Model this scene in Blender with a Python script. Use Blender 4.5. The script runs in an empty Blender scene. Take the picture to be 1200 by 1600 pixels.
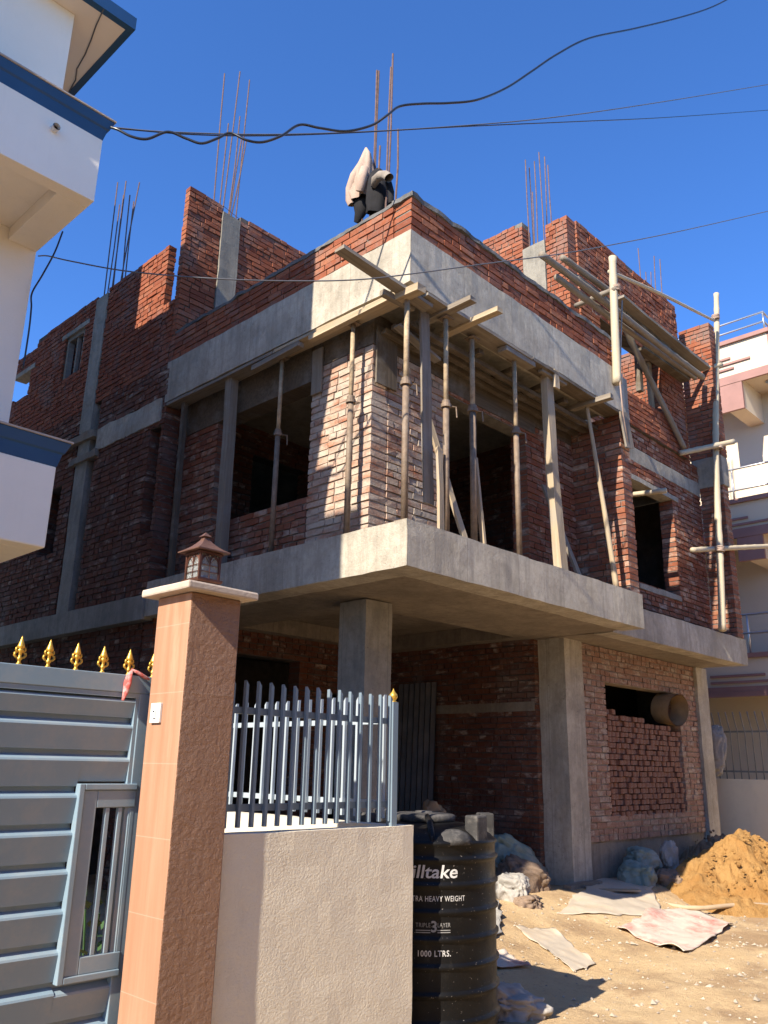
import bpy, bmesh, math, random
from mathutils import Vector, Matrix, noise
R = random.Random(7)
scene = bpy.context.scene
COL = scene.collection
PI = math.pi

# ------------------------------------------------------------------ mesh builder
class MB:
    def __init__(s):
        s.v = []; s.f = []; s.m = []
    def add(s, verts, faces, mi=0):
        b = len(s.v)
        s.v.extend([tuple(p) for p in verts])
        s.f.extend([tuple(i + b for i in f) for f in faces])
        s.m.extend([mi] * len(faces))
    def box(s, a, b, mi=0, j=0.0, rnd=None):
        xs = (min(a[0], b[0]), max(a[0], b[0])); ys = (min(a[1], b[1]), max(a[1], b[1])); zs = (min(a[2], b[2]), max(a[2], b[2]))
        vs = [(x, y, z) for z in zs for y in ys for x in xs]
        if j:
            q = rnd or R
            vs = [(x + q.uniform(-j, j), y + q.uniform(-j, j), z + q.uniform(-j, j)) for x, y, z in vs]
        s.add(vs, [(0, 2, 3, 1), (4, 5, 7, 6), (0, 1, 5, 4), (2, 6, 7, 3), (0, 4, 6, 2), (1, 3, 7, 5)], mi)
    def obox(s, c, size, M, mi=0, j=0.0):
        c = Vector(c); vs = []
        for z in (-.5, .5):
            for y in (-.5, .5):
                for x in (-.5, .5):
                    vs.append(c + M @ Vector((x * size[0] + R.uniform(-j, j), y * size[1] + R.uniform(-j, j), z * size[2] + R.uniform(-j, j))))
        s.add(vs, [(0, 2, 3, 1), (4, 5, 7, 6), (0, 1, 5, 4), (2, 6, 7, 3), (0, 4, 6, 2), (1, 3, 7, 5)], mi)
    def bar(s, a, b, w, h, up=(0, 0, 1), mi=0, j=0.0):
        a = Vector(a); b = Vector(b); d = b - a; L = d.length
        x = d.normalized(); u = Vector(up)
        if abs(x.dot(u)) > .98: u = Vector((1, 0, 0))
        y = u.cross(x).normalized(); z = x.cross(y)
        M = Matrix((x, y, z)).transposed()
        s.obox((a + b) / 2, (L, w, h), M, mi, j)
    def rbox(s, a, b, step=.14, amp=.006, mi=0, seed=0):
        """box with a subdivided, slightly uneven surface (cast concrete, plaster)"""
        lo = [min(a[i], b[i]) for i in range(3)]; hi = [max(a[i], b[i]) for i in range(3)]
        n = [max(1, min(60, int(round((hi[i] - lo[i]) / step)))) for i in range(3)]
        idx = {}; vs = []; fs = []
        def vid(i, j, k):
            key = (i, j, k)
            if key not in idx:
                p = Vector((lo[0] + (hi[0] - lo[0]) * i / n[0], lo[1] + (hi[1] - lo[1]) * j / n[1], lo[2] + (hi[2] - lo[2]) * k / n[2]))
                q = noise.noise_vector(p * 5.0 + Vector((seed, seed * 2, 0))) * amp + noise.noise_vector(p * 17.0) * amp * .6
                idx[key] = len(vs); vs.append(p + q)
            return idx[key]
        for ax in range(3):
            o = [(1, 2), (2, 0), (0, 1)][ax]
            for side in (0, n[ax]):
                for p in range(n[o[0]]):
                    for q in range(n[o[1]]):
                        cs = []
                        for dp, dq in ((0, 0), (1, 0), (1, 1), (0, 1)):
                            t = [0, 0, 0]; t[ax] = side; t[o[0]] = p + dp; t[o[1]] = q + dq
                            cs.append(vid(*t))
                        fs.append(tuple(cs if side else cs[::-1]))
        s.add(vs, fs, mi)
    def tube(s, pts, r, n=8, mi=0, caps=True):
        pts = [Vector(p) for p in pts]
        rr = r if isinstance(r, (list, tuple)) else [r] * len(pts)
        b = len(s.v); k = len(pts)
        prev = None
        for i, p in enumerate(pts):
            d = (pts[min(i + 1, k - 1)] - pts[max(i - 1, 0)]).normalized()
            if prev is None:
                u = Vector((0, 0, 1)) if abs(d.z) < .9 else Vector((1, 0, 0))
                x = d.cross(u).normalized()
            else:
                x = (prev - d * prev.dot(d)).normalized()
            prev = x; y = d.cross(x)
            for t in range(n):
                a = 2 * PI * t / n
                s.v.append(tuple(p + (x * math.cos(a) + y * math.sin(a)) * rr[i]))
        for i in range(k - 1):
            for t in range(n):
                s.f.append((b + i * n + t, b + i * n + (t + 1) % n, b + (i + 1) * n + (t + 1) % n, b + (i + 1) * n + t)); s.m.append(mi)
        if caps:
            s.f.append(tuple(b + t for t in range(n))[::-1]); s.m.append(mi)
            s.f.append(tuple(b + (k - 1) * n + t for t in range(n))); s.m.append(mi)
    def lathe(s, c, prof, n=24, mi=0, cap=True, a0=0.0):
        b = len(s.v); c = Vector(c)
        for r, z in prof:
            for t in range(n):
                a = a0 + 2 * PI * t / n
                s.v.append((c.x + r * math.cos(a), c.y + r * math.sin(a), c.z + z))
        for i in range(len(prof) - 1):
            for t in range(n):
                s.f.append((b + i * n + t, b + i * n + (t + 1) % n, b + (i + 1) * n + (t + 1) % n, b + (i + 1) * n + t)); s.m.append(mi)
        if cap:
            s.f.append(tuple(b + t for t in range(n))[::-1]); s.m.append(mi)
            s.f.append(tuple(b + (len(prof) - 1) * n + t for t in range(n))); s.m.append(mi)
    def prism(s, poly, axis, a, b, mi=0):
        """poly: list of (u,w); axis 'X': u=Y,w=Z extruded over X; 'Y': u=X,w=Z; 'Z': u=X,w=Y"""
        def P(u, w, t):
            return {'X': (t, u, w), 'Y': (u, t, w), 'Z': (u, w, t)}[axis]
        n = len(poly)
        vs = [P(u, w, a) for u, w in poly] + [P(u, w, b) for u, w in poly]
        fs = [tuple(range(n))[::-1], tuple(range(n, 2 * n))] + [(i, (i + 1) % n, n + (i + 1) % n, n + i) for i in range(n)]
        s.add(vs, fs, mi)
    def build(s, name, mats, parent=None, org=(0, 0, 0), smooth=False, fixn=True):
        me = bpy.data.meshes.new(name)
        o3 = Vector(org)
        me.from_pydata([tuple(Vector(p) - o3) for p in s.v], [], s.f)
        if not isinstance(mats, (list, tuple)): mats = [mats]
        for m in mats: me.materials.append(m)
        me.polygons.foreach_set('material_index', s.m)
        if smooth: me.polygons.foreach_set('use_smooth', [True] * len(me.polygons))
        if fixn:
            bm = bmesh.new(); bm.from_mesh(me); bmesh.ops.recalc_face_normals(bm, faces=bm.faces); bm.to_mesh(me); bm.free()
        me.update()
        o = bpy.data.objects.new(name, me); COL.objects.link(o)
        if parent is not None: o.parent = parent
        else: o.location = o3
        return o

def tag(o, label=None, cat=None, group=None, kind=None):
    if label: o['label'] = label
    if cat: o['category'] = cat
    if group: o['group'] = group
    if kind: o['kind'] = kind
    return o
def thing(name, label, cat, org, group=None):
    e = bpy.data.objects.new(name, None); e.empty_display_size = .1
    COL.objects.link(e); e.location = org
    return tag(e, label, cat, group)
def solo(mb, name, mats, label, cat, org=None, group=None, smooth=False, fixn=True):
    if org is None:
        n = len(mb.v); org = (sum(p[0] for p in mb.v) / n, sum(p[1] for p in mb.v) / n, min(p[2] for p in mb.v))
    o = mb.build(name, mats, None, org, smooth, fixn)
    return tag(o, label, cat, group)
def bevel(o, w, seg=2):
    m = o.modifiers.new('bevel', 'BEVEL'); m.width = w; m.segments = seg; m.limit_method = 'ANGLE'; m.angle_limit = math.radians(40)
    return o

# ------------------------------------------------------------------ materials
ALB = .78
class NT:
    def __init__(s, name):
        s.mat = bpy.data.materials.new(name); s.mat.use_nodes = True
        s.t = s.mat.node_tree; s.n = s.t.nodes; s.b = s.n['Principled BSDF']
        s.tc = s.n.new('ShaderNodeTexCoord')
    def link(s, a, b): s.t.links.new(a, b)
    def node(s, typ, **k):
        nd = s.n.new(typ)
        for a, v in k.items(): setattr(nd, a, v)
        return nd
    def coord(s, scale=(1, 1, 1), src='Object'):
        mp = s.node('ShaderNodeMapping'); mp.inputs['Scale'].default_value = scale
        s.link(s.tc.outputs[src], mp.inputs['Vector']); return mp.outputs['Vector']
    def noise(s, scale, detail=5, rough=.6, sc=(1, 1, 1), src='Object'):
        nd = s.node('ShaderNodeTexNoise'); nd.inputs['Scale'].default_value = scale; nd.inputs['Detail'].default_value = detail; nd.inputs['Roughness'].default_value = rough
        s.link(s.coord(sc, src), nd.inputs['Vector']); return nd.outputs['Fac']
    def voro(s, scale, sc=(1, 1, 1)):
        nd = s.node('ShaderNodeTexVoronoi'); nd.inputs['Scale'].default_value = scale
        s.link(s.coord(sc), nd.inputs['Vector']); return nd.outputs['Distance']
    def ramp(s, fac, stops, interp='LINEAR'):
        nd = s.node('ShaderNodeValToRGB'); cr = nd.color_ramp; cr.interpolation = interp
        while len(cr.elements) > 1: cr.elements.remove(cr.elements[-1])
        for i, (p, c) in enumerate(stops):
            e = cr.elements[0] if i == 0 else cr.elements.new(p)
            e.position = p; c = c if isinstance(c, (tuple, list)) else (c, c, c); e.color = (*c[:3], 1)
        s.link(fac, nd.inputs['Fac']); return nd.outputs['Color']
    def mix(s, fac, a, b, mode='MIX'):
        nd = s.node('ShaderNodeMix', data_type='RGBA', blend_type=mode)
        if isinstance(fac, (int, float)): nd.inputs[0].default_value = fac
        else: s.link(fac, nd.inputs[0])
        for sock, v in ((nd.inputs[6], a), (nd.inputs[7], b)):
            if isinstance(v, (tuple, list)): sock.default_value = (*v[:3], 1)
            else: s.link(v, sock)
        return nd.outputs[2]
    def math(s, op, a, b):
        nd = s.node('ShaderNodeMath', operation=op)
        for sock, v in ((nd.inputs[0], a), (nd.inputs[1], b)):
            if isinstance(v, (int, float)): sock.default_value = v
            else: s.link(v, sock)
        return nd.outputs[0]
    def bump(s, h, strength=.5, dist=.01, prev=None):
        nd = s.node('ShaderNodeBump'); nd.inputs['Strength'].default_value = strength; nd.inputs['Distance'].default_value = dist
        s.link(h, nd.inputs['Height'])
        if prev is not None: s.link(prev, nd.inputs['Normal'])
        return nd.outputs['Normal']
    def done(s, color, rough=.8, normal=None, metal=0.0, spec=.3):
        color = s.mix(1.0, color, (ALB, ALB, ALB), 'MULTIPLY')
        for k, v in (('Base Color', color), ('Roughness', rough)):
            if isinstance(v, (int, float)): s.b.inputs[k].default_value = v
            elif isinstance(v, (tuple, list)): s.b.inputs[k].default_value = (*v[:3], 1)
            else: s.link(v, s.b.inputs[k])
        s.b.inputs['Metallic'].default_value = metal
        s.b.inputs['Specular IOR Level'].default_value = spec
        if normal is not None: s.link(normal, s.b.inputs['Normal'])
        return s.mat

def m_brick(name, cols, white=.0, smear=.35, wscale=5.0):
    t = NT(name)
    g = t.node('ShaderNodeNewGeometry')
    k = len(cols)
    c = t.ramp(g.outputs['Random Per Island'], [(i / max(1, k - 1), q) for i, q in enumerate(cols)])
    c = t.mix(t.ramp(t.noise(45, 4), [(.35, 0), (.75, .55)]), c, (.16, .055, .035))
    sm = t.ramp(t.noise(1.7, 6, .7), [(.5, 0), (.72, smear)])
    c = t.mix(sm, c, (.22, .20, .18))
    c = t.mix(t.ramp(t.noise(8, 7, .8, (1, 1, 1.6)), [(.54, 0), (.70, .55)]), c, (.25, .225, .195))
    if white:
        w = t.math('ADD', t.noise(wscale, 6, .72, (1, 1, 2.2)), t.math('MULTIPLY', t.math('SUBTRACT', g.outputs['Random Per Island'], .5), .16))
        c = t.mix(t.ramp(w, [(.60 - white * .25, 0), (.80 - white * .18, .8)]), c, (.58, .50, .40))
        c = t.mix(t.ramp(t.noise(19, 6, .8), [(.52, 0), (.68, .55)]), c, (.17, .13, .115))
    nb = t.bump(t.noise(70, 5, .7), .55, .006)
    nb = t.bump(t.noise(22, 3), .5, .012, nb)
    return t.done(c, .92, nb, spec=.15)
def m_concrete(name, base=(.37, .335, .275), dark=(.20, .18, .145), light=(.47, .43, .36), streak=.5, pit=.6):
    t = NT(name)
    c = t.mix(t.ramp(t.noise(1.6, 7, .7), [(.32, 0), (.7, 1)]), base, light)
    c = t.mix(t.ramp(t.noise(.9, 6, .75), [(.44, 0), (.70, .85)]), c, dark)
    c = t.mix(t.ramp(t.noise(3.2, 6, .75), [(.5, 0), (.74, .45)]), c, dark)
    c = t.mix(t.ramp(t.noise(9, 4, .7, (1, 1, .12)), [(.46, 0), (.68, streak)]), c, dark)
    c = t.mix(t.ramp(t.noise(13, 6, .8), [(.46, 0), (.70, .5)]), c, dark)
    c = t.mix(t.ramp(t.noise(2.3, 6, .75), [(.56, 0), (.66, .35)]), c, tuple(q * .6 for q in dark))
    sp = t.node('ShaderNodeSeparateXYZ'); t.link(t.tc.outputs['Object'], sp.inputs[0])
    fr = t.math('FRACT', t.math('DIVIDE', t.math('ADD', sp.outputs['X'], sp.outputs['Y']), .83), 0.0)
    c = t.mix(t.math('MULTIPLY', t.math('LESS_THAN', fr, .012), .4), c, tuple(q * .7 for q in dark))
    pits = t.ramp(t.noise(38, 3, .6), [(.66, 0), (.72, 1)])
    c = t.mix(t.math('MULTIPLY', pits, pit), c, (.10, .095, .09))
    nb = t.bump(t.noise(55, 6, .75), .75, .010)
    nb = t.bump(pits, -.5, .01, nb)
    nb = t.bump(t.noise(6, 3), .4, .02, nb)
    return t.done(c, .88, nb, spec=.2)
def m_plain(name, col, rough=.6, var=.15, scale=6, bump=0.0, bscale=60, metal=0, spec=.4, dirt=None, dscale=2.0, damt=.6, sc=(1, 1, 1)):
    t = NT(name)
    lo = tuple(x * (1 - var) for x in col); hi = tuple(min(1.2, x * (1 + var)) for x in col)
    c = t.ramp(t.noise(scale, 5, .6, sc), [(.3, lo), (.7, hi)])
    if dirt: c = t.mix(t.ramp(t.noise(dscale, 6, .75), [(.48, 0), (.72, damt)]), c, dirt)
    nb = t.bump(t.noise(bscale, 4, .6, sc), bump, .01) if bump else None
    return t.done(c, rough, nb, metal, spec)
def m_wood(name, base, dark, rough=.8):
    t = NT(name)
    c = t.mix(t.ramp(t.noise(5, 6, .7, (.25, 6, 6)), [(.35, 0), (.68, 1)]), base, dark)
    c = t.mix(t.ramp(t.noise(2.5, 5, .7), [(.5, 0), (.75, .6)]), c, (.33, .31, .28))
    nb = t.bump(t.noise(14, 5, .7, (.2, 5, 5)), .5, .006)
    return t.done(c, rough, nb, spec=.2)

B_NEW = m_brick('new_red_brick', [(0.291, 0.084, 0.04), (0.378, 0.124, 0.06), (0.233, 0.069, 0.036), (0.417, 0.161, 0.084), (0.32, 0.097, 0.049)], .0, .6)
B_FLANK = m_brick('flank_red_brick', [(0.262, 0.069, 0.032), (0.33, 0.1, 0.048), (0.213, 0.059, 0.03), (0.369, 0.132, 0.067)], .0, .6)
B_OLD = m_brick('weathered_brick', [(0.262, 0.082, 0.041), (0.33, 0.117, 0.06), (0.213, 0.071, 0.041), (0.446, 0.193, 0.102)], .30, .5, 4.0)
B_PIER = m_brick('limy_brick', [(0.407, 0.142, 0.067), (0.504, 0.203, 0.097), (0.32, 0.122, 0.071), (0.485, 0.255, 0.151)], 1.25, .35, 3.2)
B_DARK = m_brick('shade_dulled_brick', [(0.145, 0.053, 0.03), (0.194, 0.071, 0.037), (0.116, 0.047, 0.03), (0.213, 0.091, 0.053)], .12, .55)  # shade of the rooms and flank put into a darker brick colour
B_PINK = m_brick('pale_pink_brick', [(.39, .225, .155), (.44, .27, .195), (.34, .185, .125), (.42, .275, .205)], .4, .4, 6.0)
B_LOOSE = m_brick('loose_brown_brick', [(.30, .125, .070), (.38, .18, .11), (.22, .09, .055), (.42, .25, .17)], .2, .35, 7.0)
MORT = m_plain('cement_mortar', (.20, .18, .155), .95, .3, 8, .6, 60, spec=.1)
MORT_D = m_plain('dark_mortar', (.12, .10, .085), .95, .3, 8, .6, 60, spec=.1)
MORT_P = m_plain('pale_mortar', (.34, .27, .21), .95, .25, 8, .6, 60, spec=.1)
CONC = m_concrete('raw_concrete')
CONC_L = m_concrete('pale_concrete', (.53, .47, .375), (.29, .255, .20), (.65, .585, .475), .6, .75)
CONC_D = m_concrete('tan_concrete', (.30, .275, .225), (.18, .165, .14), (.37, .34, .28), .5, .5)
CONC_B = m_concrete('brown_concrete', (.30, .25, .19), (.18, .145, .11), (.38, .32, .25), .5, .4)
COPING = m_concrete('cement_coping', (.15, .145, .14), (.08, .08, .08), (.24, .235, .225), .2, .4)
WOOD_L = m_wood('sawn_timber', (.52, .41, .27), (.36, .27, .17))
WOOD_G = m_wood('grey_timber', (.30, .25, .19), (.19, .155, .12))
WOOD_D = m_wood('old_formwork_timber', (.17, .13, .09), (.09, .07, .05))
BAMBOO = m_wood('dry_bamboo', (.58, .49, .34), (.44, .36, .24), .6)
PROP_T = m_plain('rusty_tan_steel', (.42, .32, .20), .75, .35, 12, .3, 80, .1, .3, (.22, .10, .05), 5, .7)
PROP_B = m_plain('rusty_brown_steel', (.22, .155, .105), .7, .35, 12, .3, 80, .2, .4, (.33, .28, .22), 4, .6)
REBAR = m_plain('rusty_rebar', (.17, .105, .085), .65, .3, 20, .3, 150, .35, .4)
def m_house():
    t = NT('house_cream_paint')
    c = t.mix(t.ramp(t.noise(.7, 6, .7), [(.35, 0), (.7, 1)]), (1.12, 1.02, .85), (1.04, .94, .77))
    c = t.mix(t.ramp(t.noise(4, 5, .7, (1, 1, .1)), [(.55, 0), (.75, .22)]), c, (.78, .70, .60))
    c = t.mix(t.ramp(t.noise(11, 6, .8), [(.62, 0), (.72, .18)]), c, (.75, .68, .58))
    return t.done(c, .8, t.bump(t.noise(45, 4), .12, .01), spec=.2)
CREAM = m_house()
CREAM_G = m_plain('soffit_cream_paint', (.95, .86, .76), .8, .04, 1.2, .05, 40, spec=.2)
BLUE = m_plain('blue_trim_paint', (.025, .085, .19), .5, .12, 2, .05, 30, spec=.35)
WHITE_P = m_plain('white_plastic', (.78, .77, .74), .4, .03, 4)
BLACK = m_plain('dark_void', (.012, .011, .01), .9, .1, 4, spec=.05)
GATE = m_plain('gate_grey_paint', (.235, .325, .39), .42, .05, 1.5, .04, 30, spec=.45, dirt=(.40, .41, .39), dscale=3.2, damt=.55)
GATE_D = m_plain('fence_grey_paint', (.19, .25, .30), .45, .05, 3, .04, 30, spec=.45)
GOLD = m_plain('gold_paint', (.72, .43, .06), .35, .12, 20, .1, 60, .55, .6)
CAPST = m_plain('pillar_cap_plaster', (.55, .45, .36), .8, .08, 6, .3, 50, spec=.2, dirt=(.40, .33, .26), dscale=4, damt=.5)
def m_pillar(name, rough_shaded):
    t = NT(name)
    g = t.ramp(t.noise(2.4, 6, .65, (6, 6, .35)), [(.3, (.39, .195, .112)), (.5, (.44, .23, .138)), (.72, (.49, .28, .18))])
    g = t.mix(t.ramp(t.noise(3.0, 5, .7, (1.5, 1.5, .25)), [(.56, 0), (.72, .5)]), g, (.66, .44, .30))
    # hairline joints between the stone slabs
    sp = t.node('ShaderNodeSeparateXYZ'); t.link(t.tc.outputs['Object'], sp.inputs[0])
    fr = t.math('FRACT', t.math('DIVIDE', t.math('ADD', sp.outputs['Z'], .06), .33), 0.0)
    ln = t.math('LESS_THAN', fr, .012)
    g = t.mix(t.math('MULTIPLY', ln, .35), g, (.62, .46, .35))
    if rough_shaded:
        g = t.mix(.62, g, (.22, .115, .06))  # same orange stone, with the shade of this side mixed in as brown
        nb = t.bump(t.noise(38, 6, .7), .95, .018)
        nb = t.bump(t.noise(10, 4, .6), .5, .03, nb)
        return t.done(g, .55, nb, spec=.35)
    nb = t.bump(t.noise(60, 3), .08, .004)
    return t.done(g, .5, nb, spec=.35)
PIL_A = m_pillar('orange_stone_cladding', False)
PIL_B = m_pillar('rough_shaded_cladding', True)
def m_wallplaster():
    t = NT('textured_cream_plaster')
    c = t.mix(t.ramp(t.noise(1.1, 6, .7), [(.3, 0), (.7, 1)]), (.80, .70, .54), (.88, .78, .61))
    c = t.mix(t.ramp(t.noise(3.5, 6, .75, (1, 1, .4)), [(.55, 0), (.78, .4)]), c, (.52, .44, .34))
    nb = t.bump(t.noise(75, 5, .65), .7, .008)
    nb = t.bump(t.noise(13, 3, .6), .25, .015, nb)
    return t.done(c, .9, nb, spec=.15)
WALLP = m_wallplaster()
WALLS = m_plain('inner_wall_paint', (.70, .64, .52), .85, .05, 2, .25, 40, spec=.2)
LANT = m_plain('copper_brown_metal', (.145, .06, .04), .45, .25, 12, .1, 60, .6, .5, (.28, .15, .10), 9, .5)
LANT_R = m_plain('lantern_roof_copper', (.20, .105, .075), .5, .2, 14, .15, 60, .5, .5)
def m_glass():
    t = NT('rippled_lantern_glass')
    nb = t.bump(t.noise(90, 3), .6, .01)
    t.b.inputs['Transmission Weight'].default_value = .75
    return t.done((.80, .82, .80), .25, nb, spec=.5)
GLASS = m_glass()
BULB = m_plain('white_bulb', (.80, .80, .78), .35, .02, 4)
def m_tank():
    t = NT('black_tank_plastic')
    d = t.ramp(t.noise(3.2, 7, .78, (1, 1, .45)), [(.56, 0), (.88, .30)])
    c = t.mix(d, (.006, .0056, .0055), (.16, .14, .115))
    sp = t.ramp(t.noise(70, 2, .5), [(.70, 0), (.76, .7)])
    c = t.mix(sp, c, (.32, .28, .24))
    nb = t.bump(t.noise(60, 4), .12, .006)
    return t.done(c, t.ramp(t.noise(5, 5, .7), [(.3, .36), (.7, .62)]), nb, spec=.2)
TANK = m_tank()
TANKD = m_plain('dusty_tank_plastic', (.055, .052, .05), .7, .4, 8, .2, 60, spec=.2, dirt=(.22, .20, .18), dscale=12, damt=.6)
LETTER = m_plain('tank_lettering_white', (.62, .60, .57), .6, .15, 30, spec=.3)
LETTER_G = m_plain('tank_lettering_grey', (.30, .29, .275), .6, .2, 30, spec=.3)
CABLE = m_plain('black_cable', (.02, .022, .028), .3, .2, 4, spec=.5)
CABLE_G = m_plain('grey_wire', (.10, .10, .11), .5, .2, 4, spec=.5)
JUTE = m_plain('pale_cloth', (.47, .345, .27), .9, .15, 7, .35, 120, spec=.1, dirt=(.40, .28, .21), dscale=5, damt=.4)
DARKCL = m_plain('black_cloth', (.022, .021, .023), .85, .3, 8, .3, 90, spec=.15)
GREYCL = m_plain('grey_cloth', (.28, .24, .20), .9, .2, 9, .35, 90, spec=.1)
SACK_W = m_plain('woven_white_sack', (.40, .375, .34), .8, .15, 5, .5, 70, spec=.2, dirt=(.22, .17, .12), dscale=3, damt=.8)
SACK_G = m_plain('woven_green_sack', (.24, .31, .27), .75, .2, 4, .5, 70, spec=.25, dirt=(.40, .38, .34), dscale=2.2, damt=.9)
SACK_B = m_plain('dusty_brown_sack', (.28, .20, .145), .9, .2, 5, .5, 70, spec=.1, dirt=(.17, .12, .085), dscale=3, damt=.7)
TARP = m_plain('pale_plastic_sheet', (.54, .46, .36), .7, .1, 3, .35, 30, spec=.25, dirt=(.56, .42, .27), dscale=2.5, damt=.7)
TARP_R = m_plain('red_smudged_sheet', (.66, .56, .46), .7, .08, 3, .3, 30, spec=.25, dirt=(.52, .12, .09), dscale=2.6, damt=.95)
TARP_G = m_plain('grey_plastic_sheet', (.42, .38, .33), .6, .15, 4, .6, 14, spec=.3)
CARD = m_plain('cardboard_tube', (.40, .27, .15), .85, .15, 8, .25, 60, spec=.15)
HOSE = m_plain('tan_hose', (.48, .35, .22), .6, .1, 5, spec=.3)
FENCE_L = m_plain('sunlit_fence_paint', (.40, .46, .50), .45, .05, 3, .04, 30, spec=.45)  # lighter copy of the fence grey, sunlit look put into the colour
CORR = m_plain('corrugated_sheet_metal', (.10, .09, .085), .6, .3, 3, .1, 40, .4, .4, (.22, .18, .14), 2, .6)
PINKWALL = m_plain('neighbour_cream_paint', (.72, .60, .44), .8, .03, 1, .08, 40, spec=.2)
MAROON = m_plain('maroon_trim_paint', (.34, .18, .15), .65, .1, 3, .05, 30, spec=.3)
STEEL = m_plain('stainless_rail', (.62, .62, .62), .3, .05, 5, 0, 60, .8, .5)
IRON = m_plain('iron_grille_paint', (.24, .235, .22), .6, .2, 8, 0, 60, .2, .4)
LEAF = m_plain('plant_leaf', (.045, .10, .03), .55, .35, 20, spec=.4)
POT = m_plain('clay_pot', (.28, .12, .07), .85, .2, 8, .2)
RED_CL = m_plain('red_white_cloth', (.55, .10, .08), .85, .1, 9, .3, 80, dirt=(.70, .62, .58), dscale=16, damt=1.0)

# ------------------------------------------------------------------ bricks
BH = .078; BL = .243
def bricks(mb, axis, c0, c1, u0, u1, z0, z1, holes=(), seed=1, out=.016, jit=.0035, header=.35, ztop=None, rag=0.0, mixh=.16):
    q = random.Random(seed)
    rows = int(round((z1 - z0) / BH))
    bh = (z1 - z0) / rows
    for i in range(rows):
        za = z0 + i * bh; zc = za + bh / 2
        runs = [(u0, u1)]
        for (ha, hz0, hb, hz1) in holes:
            if hz0 < zc < hz1:
                nr = []
                for a, b in runs:
                    if hb <= a or ha >= b: nr.append((a, b)); continue
                    if ha > a: nr.append((a, ha))
                    if hb < b: nr.append((hb, b))
                runs = nr
        if ztop:
            nr = []
            for a, b in runs:
                k = max(1, int((b - a) / .12)); st = None
                for j in range(k):
                    um = a + (b - a) * (j + .5) / k
                    ok = ztop(um) >= zc
                    if ok and st is None: st = a + (b - a) * j / k
                    if (not ok) and st is not None: nr.append((st, a + (b - a) * j / k)); st = None
                if st is not None: nr.append((st, b))
            runs = nr
        hd = q.random() < header
        for a, b in runs:
            if b - a < .04: continue
            ma, mb_ = a + .012, b - .012
            if axis == 'X': mb.box((c0 + out, ma, za), (c1 - out, mb_, za + bh), 1)
            else: mb.box((ma, c0 + out, za), (mb_, c1 - out, za + bh), 1)
            L = BL * (.5 if hd else 1.0)
            u = math.floor(a / BL) * BL + (BL * .5 if i % 2 else 0) + (BL * .25 if hd else 0) - BL
            cuts = [a]
            while u < b:
                LL = L * q.uniform(.96, 1.04) * (.5 if (not hd and q.random() < mixh) else 1)
                u += LL
                if a + .06 < u < b - .06: cuts.append(u)
            cuts.append(b)
            for s0, s1 in zip(cuts[:-1], cuts[1:]):
                if s1 - s0 > .01 and not (rag and i == rows - 1 and q.random() < rag):
                    o0 = q.uniform(-.007, .006); o1 = q.uniform(-.006, .007)
                    g = q.uniform(.004, .0085)
                    dz = q.uniform(-.004, .004)
                    w0 = q.uniform(.008, .0125) + (.002 if q.random() < .3 else 0)
                    if axis == 'X': mb.box((c0 + o0, s0 + g, za + w0 + dz), (c1 + o1, s1 - g, za + bh - .006 + dz), 0, jit, q)
                    else: mb.box((s0 + g, c0 + o0, za + w0 + dz), (s1 - g, c1 + o1, za + bh - .006 + dz), 0, jit, q)
def brick_part(parent, mats, *walls, name='brick_wall', label=None):
    for w in walls:
        mb = MB(); bricks(mb, *w[0], **w[1])
        o = mb.build(name, mats, parent, parent_org[parent.name], fixn=False)
        if label: o['label'] = label
    return o
def rparts(name, mat, *boxes, step=.18, amp=.008, label=None):
    for a, b in boxes:
        mb = MB(); mb.rbox(a, b, step, amp); part(mb, name, mat, B, BO, label=label)
parent_org = {}
def root(name, label, cat, org, group=None):
    e = thing(name, label, cat, org, group); parent_org[e.name] = Vector(org); return e
def part(mb, name, mats, par, org, smooth=False, label=None):
    o = mb.build(name, mats, par, org, smooth)
    if label: o['label'] = label
    return o

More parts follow.
